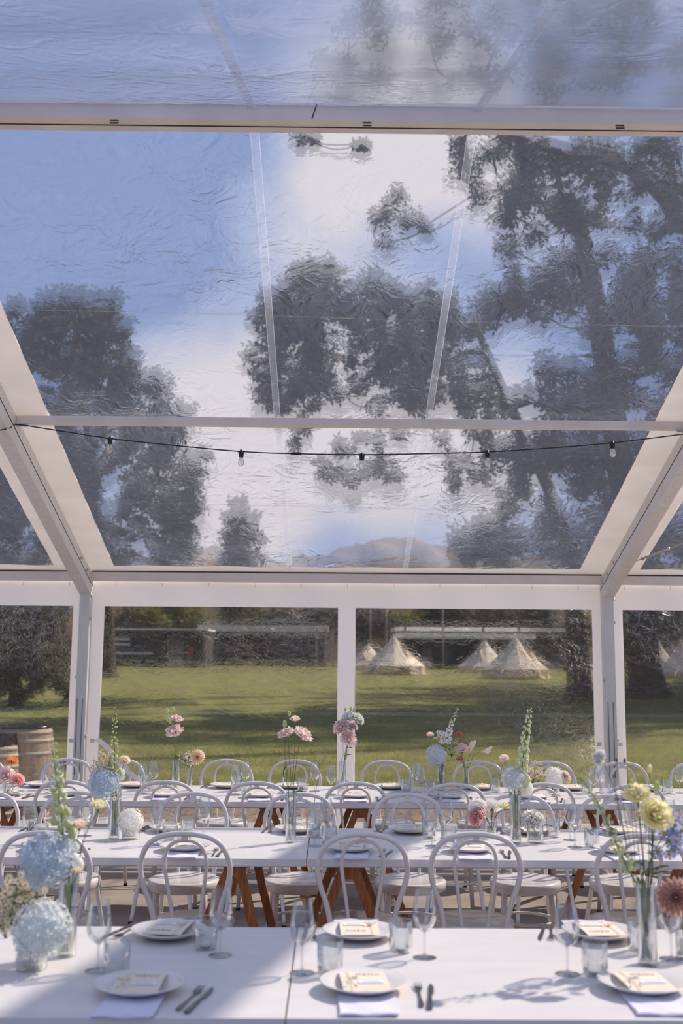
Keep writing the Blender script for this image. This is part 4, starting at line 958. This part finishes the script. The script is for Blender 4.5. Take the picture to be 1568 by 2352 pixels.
def tree(name, label, base, trunk, clumps, per, size, m, tr=.4, n=11, f=.42, branches=True, cat='tree'):
    t = thing(name, label, cat, base)
    cl = []
    for c, r in clumps: cl += subclumps(c, r, n, f)
    leaves_mesh('foliage', cl, per, size, MT[m], t, off=base)
    pts = spline([V(p)-base for p in trunk], 6); L = len(pts)
    tb = MB().tube(pts, [tr*(1.35 if i == 0 else 1.12 if i == 1 else 1)*(1-.75*i/L) for i in range(L)], 12)
    tb.build('trunk', MT['bark'], t)
    if branches:
        b = MB(); nodes = [(p, tr*(1-.75*k/L)*.55) for k, p in enumerate(pts) if k >= L//3]; todo = [c-base for c, r in clumps]
        while todo:
            best = min(((e, q, rr) for e in todo for q, rr in nodes), key=lambda z: (z[0]-z[1]).length)
            e, q, rr = best; todo.remove(e); mid = q.lerp(e, .5)+V((random.uniform(-.2, .2), random.uniform(-.2, .2), random.uniform(-.25, .15)))*(e-q).length
            r2 = max(.022, rr*.72); sp = spline([q, mid, e], 4); b.tube(sp, [rr*.8+(r2-rr*.8)*k/8 for k in range(9)], 6); nodes.append((e, r2))
        b.build('branches', MT['bark'], t)
    return t
def cl(lst, Y, jit=2.0): return [(aty(u, v, Y+random.uniform(-jit, jit)), 1.2*r*Y/2473) for u, v, r in lst]
def fill(poly, Y, rpx, n, jit=3):
    out = []; us = [p[0] for p in poly]; vs_ = [p[1] for p in poly]; tries = 0
    while len(out) < n and tries < 5000:
        tries += 1; u = random.uniform(min(us), max(us)); v = random.uniform(min(vs_), max(vs_)); ins = False
        for i in range(len(poly)):
            (x1, y1), (x2, y2) = poly[i], poly[i-1]
            if (y1 > v) != (y2 > v) and u < (x2-x1)*(v-y1)/(y2-y1)+x1: ins = not ins
        if ins and all((u-a)**2+(v-b)**2 > (rpx*.75)**2 for a, b, _ in out): out.append((u, v, rpx*random.uniform(.7, 1.15)))
    return cl(out, Y, jit)
# eucalyptus whose crown fills the middle
Y = 46; b = V((aty(1332, 1608, Y-5).x, Y-5, gz(Y-5)))
tree('eucalyptus_tree', 'tall eucalyptus with a thick trunk left of the right post', b,
     [b, aty(1325, 1500, Y-5), aty(1318, 1400, Y-5), aty(1290, 1200, Y-3), aty(1180, 950, Y-2), aty(1080, 720, Y-2)],
     cl([(690, 645, 50), (640, 690, 40), (740, 700, 55), (615, 760, 40), (690, 760, 50), (615, 850, 45), (670, 900, 45), (720, 840, 60), (690, 970, 35), (678, 1020, 22), (600, 900, 30), (820, 665, 50), (870, 720, 50), (800, 740, 50), (940, 700, 60), (930, 780, 60), (1010, 740, 60), (990, 830, 60), (850, 850, 45), (900, 880, 45), (780, 900, 30), (1060, 900, 45), (960, 940, 35), (870, 1010, 30), (780, 1030, 35), (760, 1085, 38), (810, 1100, 32), (870, 1075, 40), (905, 1095, 25), (740, 1060, 20), (830, 1000, 25), (1050, 1060, 40), (1040, 1110, 30), (1090, 990, 40), (1110, 1090, 40), (640, 930, 34), (720, 930, 26), (870, 930, 34), (930, 920, 36), (1000, 900, 40), (1010, 1000, 26), (910, 990, 26), (1080, 930, 40), (700, 880, 40), (820, 880, 34), (880, 830, 44), (960, 850, 44)], Y, 2) + fill([(625, 630), (750, 600), (850, 630), (930, 640), (1040, 680), (1120, 740), (1120, 900), (1000, 930), (900, 860), (800, 830), (740, 900), (640, 930), (580, 860), (580, 720)], Y, 46, 48, 3),
     420, .24, 'leafm', tr=.5)
# eucalyptus on the right
Y = 38; b = V((aty(1485, 1600, 44).x, 44, gz(44)))
tree('eucalyptus_tree', 'huge dark eucalyptus rising beyond the right post', b,
     [b, aty(1470, 1500, 44), aty(1465, 1400, 43), aty(1440, 1200, 41), aty(1400, 900, 38), aty(1350, 600, 38), aty(1300, 420, 38)],
     fill([(1100, 330), (1568, 300), (1640, 700), (1640, 1290), (1240, 1300), (1030, 1270), (1180, 1080), (1130, 960), (1180, 820), (1060, 700), (1150, 560)], Y, 54, 110)
     + cl([(1060, 1230, 40), (1120, 1200, 45), (1180, 1240, 50), (1080, 1270, 40)], 46),
     460, .22, 'leafd', tr=.85, n=12)
# near overhanging eucalyptus limb: clumps high over the roof
Y = 27; b = V((12.5, 29, gz(29)))
tree('eucalyptus_tree', 'eucalyptus whose high boughs hang over the ridge of the roof', b,
     [b, V((12.3, 29, 5)), V((11.5, 28, 10)), aty(1500, 420, 27), aty(1250, 330, 26), aty(1050, 250, 26)],
     cl([(900, 455, 42), (870, 500, 36), (940, 505, 42), (885, 555, 26), (975, 520, 24), (690, 312, 26), (830, 332, 22), (720, 318, 18), (1060, 380, 55), (1130, 350, 50), (1100, 440, 45), (1190, 420, 50), (1060, 320, 40), (1260, 370, 55), (1340, 330, 50), (1420, 350, 60), (1500, 330, 60), (1560, 420, 60), (1300, 460, 50), (1380, 500, 45)], Y, 1.5)
     + fill([(800, -120), (1640, -150), (1640, 200), (1250, 215), (1000, 225), (760, 220), (740, 120)], 24, 58, 44, 1.5),
     560, .15, 'leafm', tr=.45, n=12)
# dark evergreen at the left
Y = 52; b = V((aty(248, 1552, 68).x, 68, gz(68)))
tree('evergreen_tree', 'dark broad evergreen at the left rising behind the left window', b,
     [b, aty(246, 1480, 68), aty(244, 1400, 67), aty(225, 1150, 60), aty(190, 900, 56), aty(170, 720, 55)],
     fill([(90, 690), (180, 660), (270, 690), (330, 800), (370, 870), (440, 960), (460, 1100), (440, 1230), (420, 1300), (-60, 1300), (-80, 700)], 56, 48, 110, 3)
     + cl([(420, 960, 22), (440, 1050, 24), (445, 1130, 22), (410, 1210, 28)], 56),
     330, .28, 'leafd', tr=.55, n=12)
Y = 127; b = V((aty(552, 1500, Y).x, Y, gz(Y)))
tree('poplar_tree', 'small rounded poplar standing alone left of the middle', b, [b, aty(552, 1400, Y), aty(552, 1180, Y)],
     cl([(548, 1155, 26), (540, 1190, 34), (570, 1190, 30), (530, 1230, 30), (575, 1235, 34), (550, 1270, 42), (530, 1300, 40), (575, 1300, 40), (555, 1340, 45), (545, 1385, 45)], Y, 1), 70, .75, 'leafm', tr=.3, branches=False)
# willow by the left edge
Y = 30; b = V((aty(40, 1560, 34).x, 34, gz(34)))
tree('willow_tree', 'weeping yellow-green tree seen through the far left window', b, [b, aty(40, 1450, 34), aty(60, 1300, 34)],
     cl([(x_, y_, 30) for x_ in range(-30, 161, 24) for y_ in (1370, 1400, 1432, 1466, 1500, 1535)] + [(10, 1570, 24), (95, 1565, 26), (140, 1560, 22), (50, 1590, 24), (160, 1590, 16)], 34, 1.5), 120, .26, 'leafw', tr=.2, n=7)
# bushes behind the sheds
for i, (u, v, r, mm, yy) in enumerate([(290, 1420, 48, 'leafb', 128), (380, 1400, 50, 'leafy', 130), (450, 1420, 42, 'leafy', 130), (560, 1405, 50, 'leafy', 132), (640, 1410, 46, 'leafb', 132), (740, 1415, 48, 'leafd', 130), (840, 1410, 52, 'leafb', 128), (930, 1420, 50, 'leafy', 128), (1020, 1400, 50, 'leafd', 128), (1120, 1410, 50, 'leafb', 128), (1230, 1405, 52, 'leafd', 128), (1330, 1430, 50, 'leafy', 128), (1440, 1440, 50, 'leafy', 128), (1540, 1430, 56, 'leafb', 128)]):
    b = V((aty(u, 1500, yy).x, yy, gz(yy)-.3))
    nm_ = {'leafb': 'brownish', 'leafy': 'yellow-green', 'leafd': 'dark green'}[mm]
    tree('background_tree', '%s tree behind the buildings, %s from the left in that line' % (nm_, (ORD+['twelfth', 'thirteenth', 'fourteenth'])[i]), b, [b, b+V((0, 0, 4))], cl([(u, v, r), (u-25, v+30, r*.8), (u+25, v+30, r*.8)], yy, 2), 50, .9, mm, tr=.35, n=8, branches=False)
# shade trees on the right, just outside the frame: their shadows lie on the lawn
for i, (x, y, hh, rr) in enumerate([(18, 38, 22, 5), (23, 44, 26, 6), (28, 52, 27, 6.5), (25.5, 60, 28, 6), (34, 60, 27, 7), (31, 70, 28, 6.5), (41, 68, 28, 7), (32, 46, 26, 6), (39, 54, 28, 7), (47, 64, 28, 7)]):
    b = V((x, y, gz(y)))
    tree('shade_tree', 'broad green tree outside the frame to the right, %s by distance' % ORD[i], b, [b, b+V((0, 0, hh*.5)), b+V((0, 0, hh))],
         [(b+V((random.uniform(-1, 1)*rr*.6, random.uniform(-1, 1)*rr*.6, hh*f_)), rr*.75) for f_ in (.3, .38, .46, .54, .62, .7, .78, .86, .93, 1.0)], 20, .8, 'leafd', tr=.4, n=6)
# hills
def hf(a, b):
    x = -130+260*a; d = b
    px = 784+2473*x/175
    top = 17.8 + 3.6*math.exp(-((x-14)/13)**2) + 2.2*math.exp(-((x+8)/16)**2)*.2 + 3.5*math.exp(-((x+38)/26)**2)*.4 + .7*math.sin(x*.21) + .35*math.sin(x*.9+1)+.25*math.sin(x*2.1)
    return (x, 150+50*d, gz(150)-.5 + top*math.sin(PI/2*min(1, d*1.4)) + .9*math.sin(x*.8+d*17)*d)
structure('hills', MB().grid(hf, 200, 20), MT['leafb'])
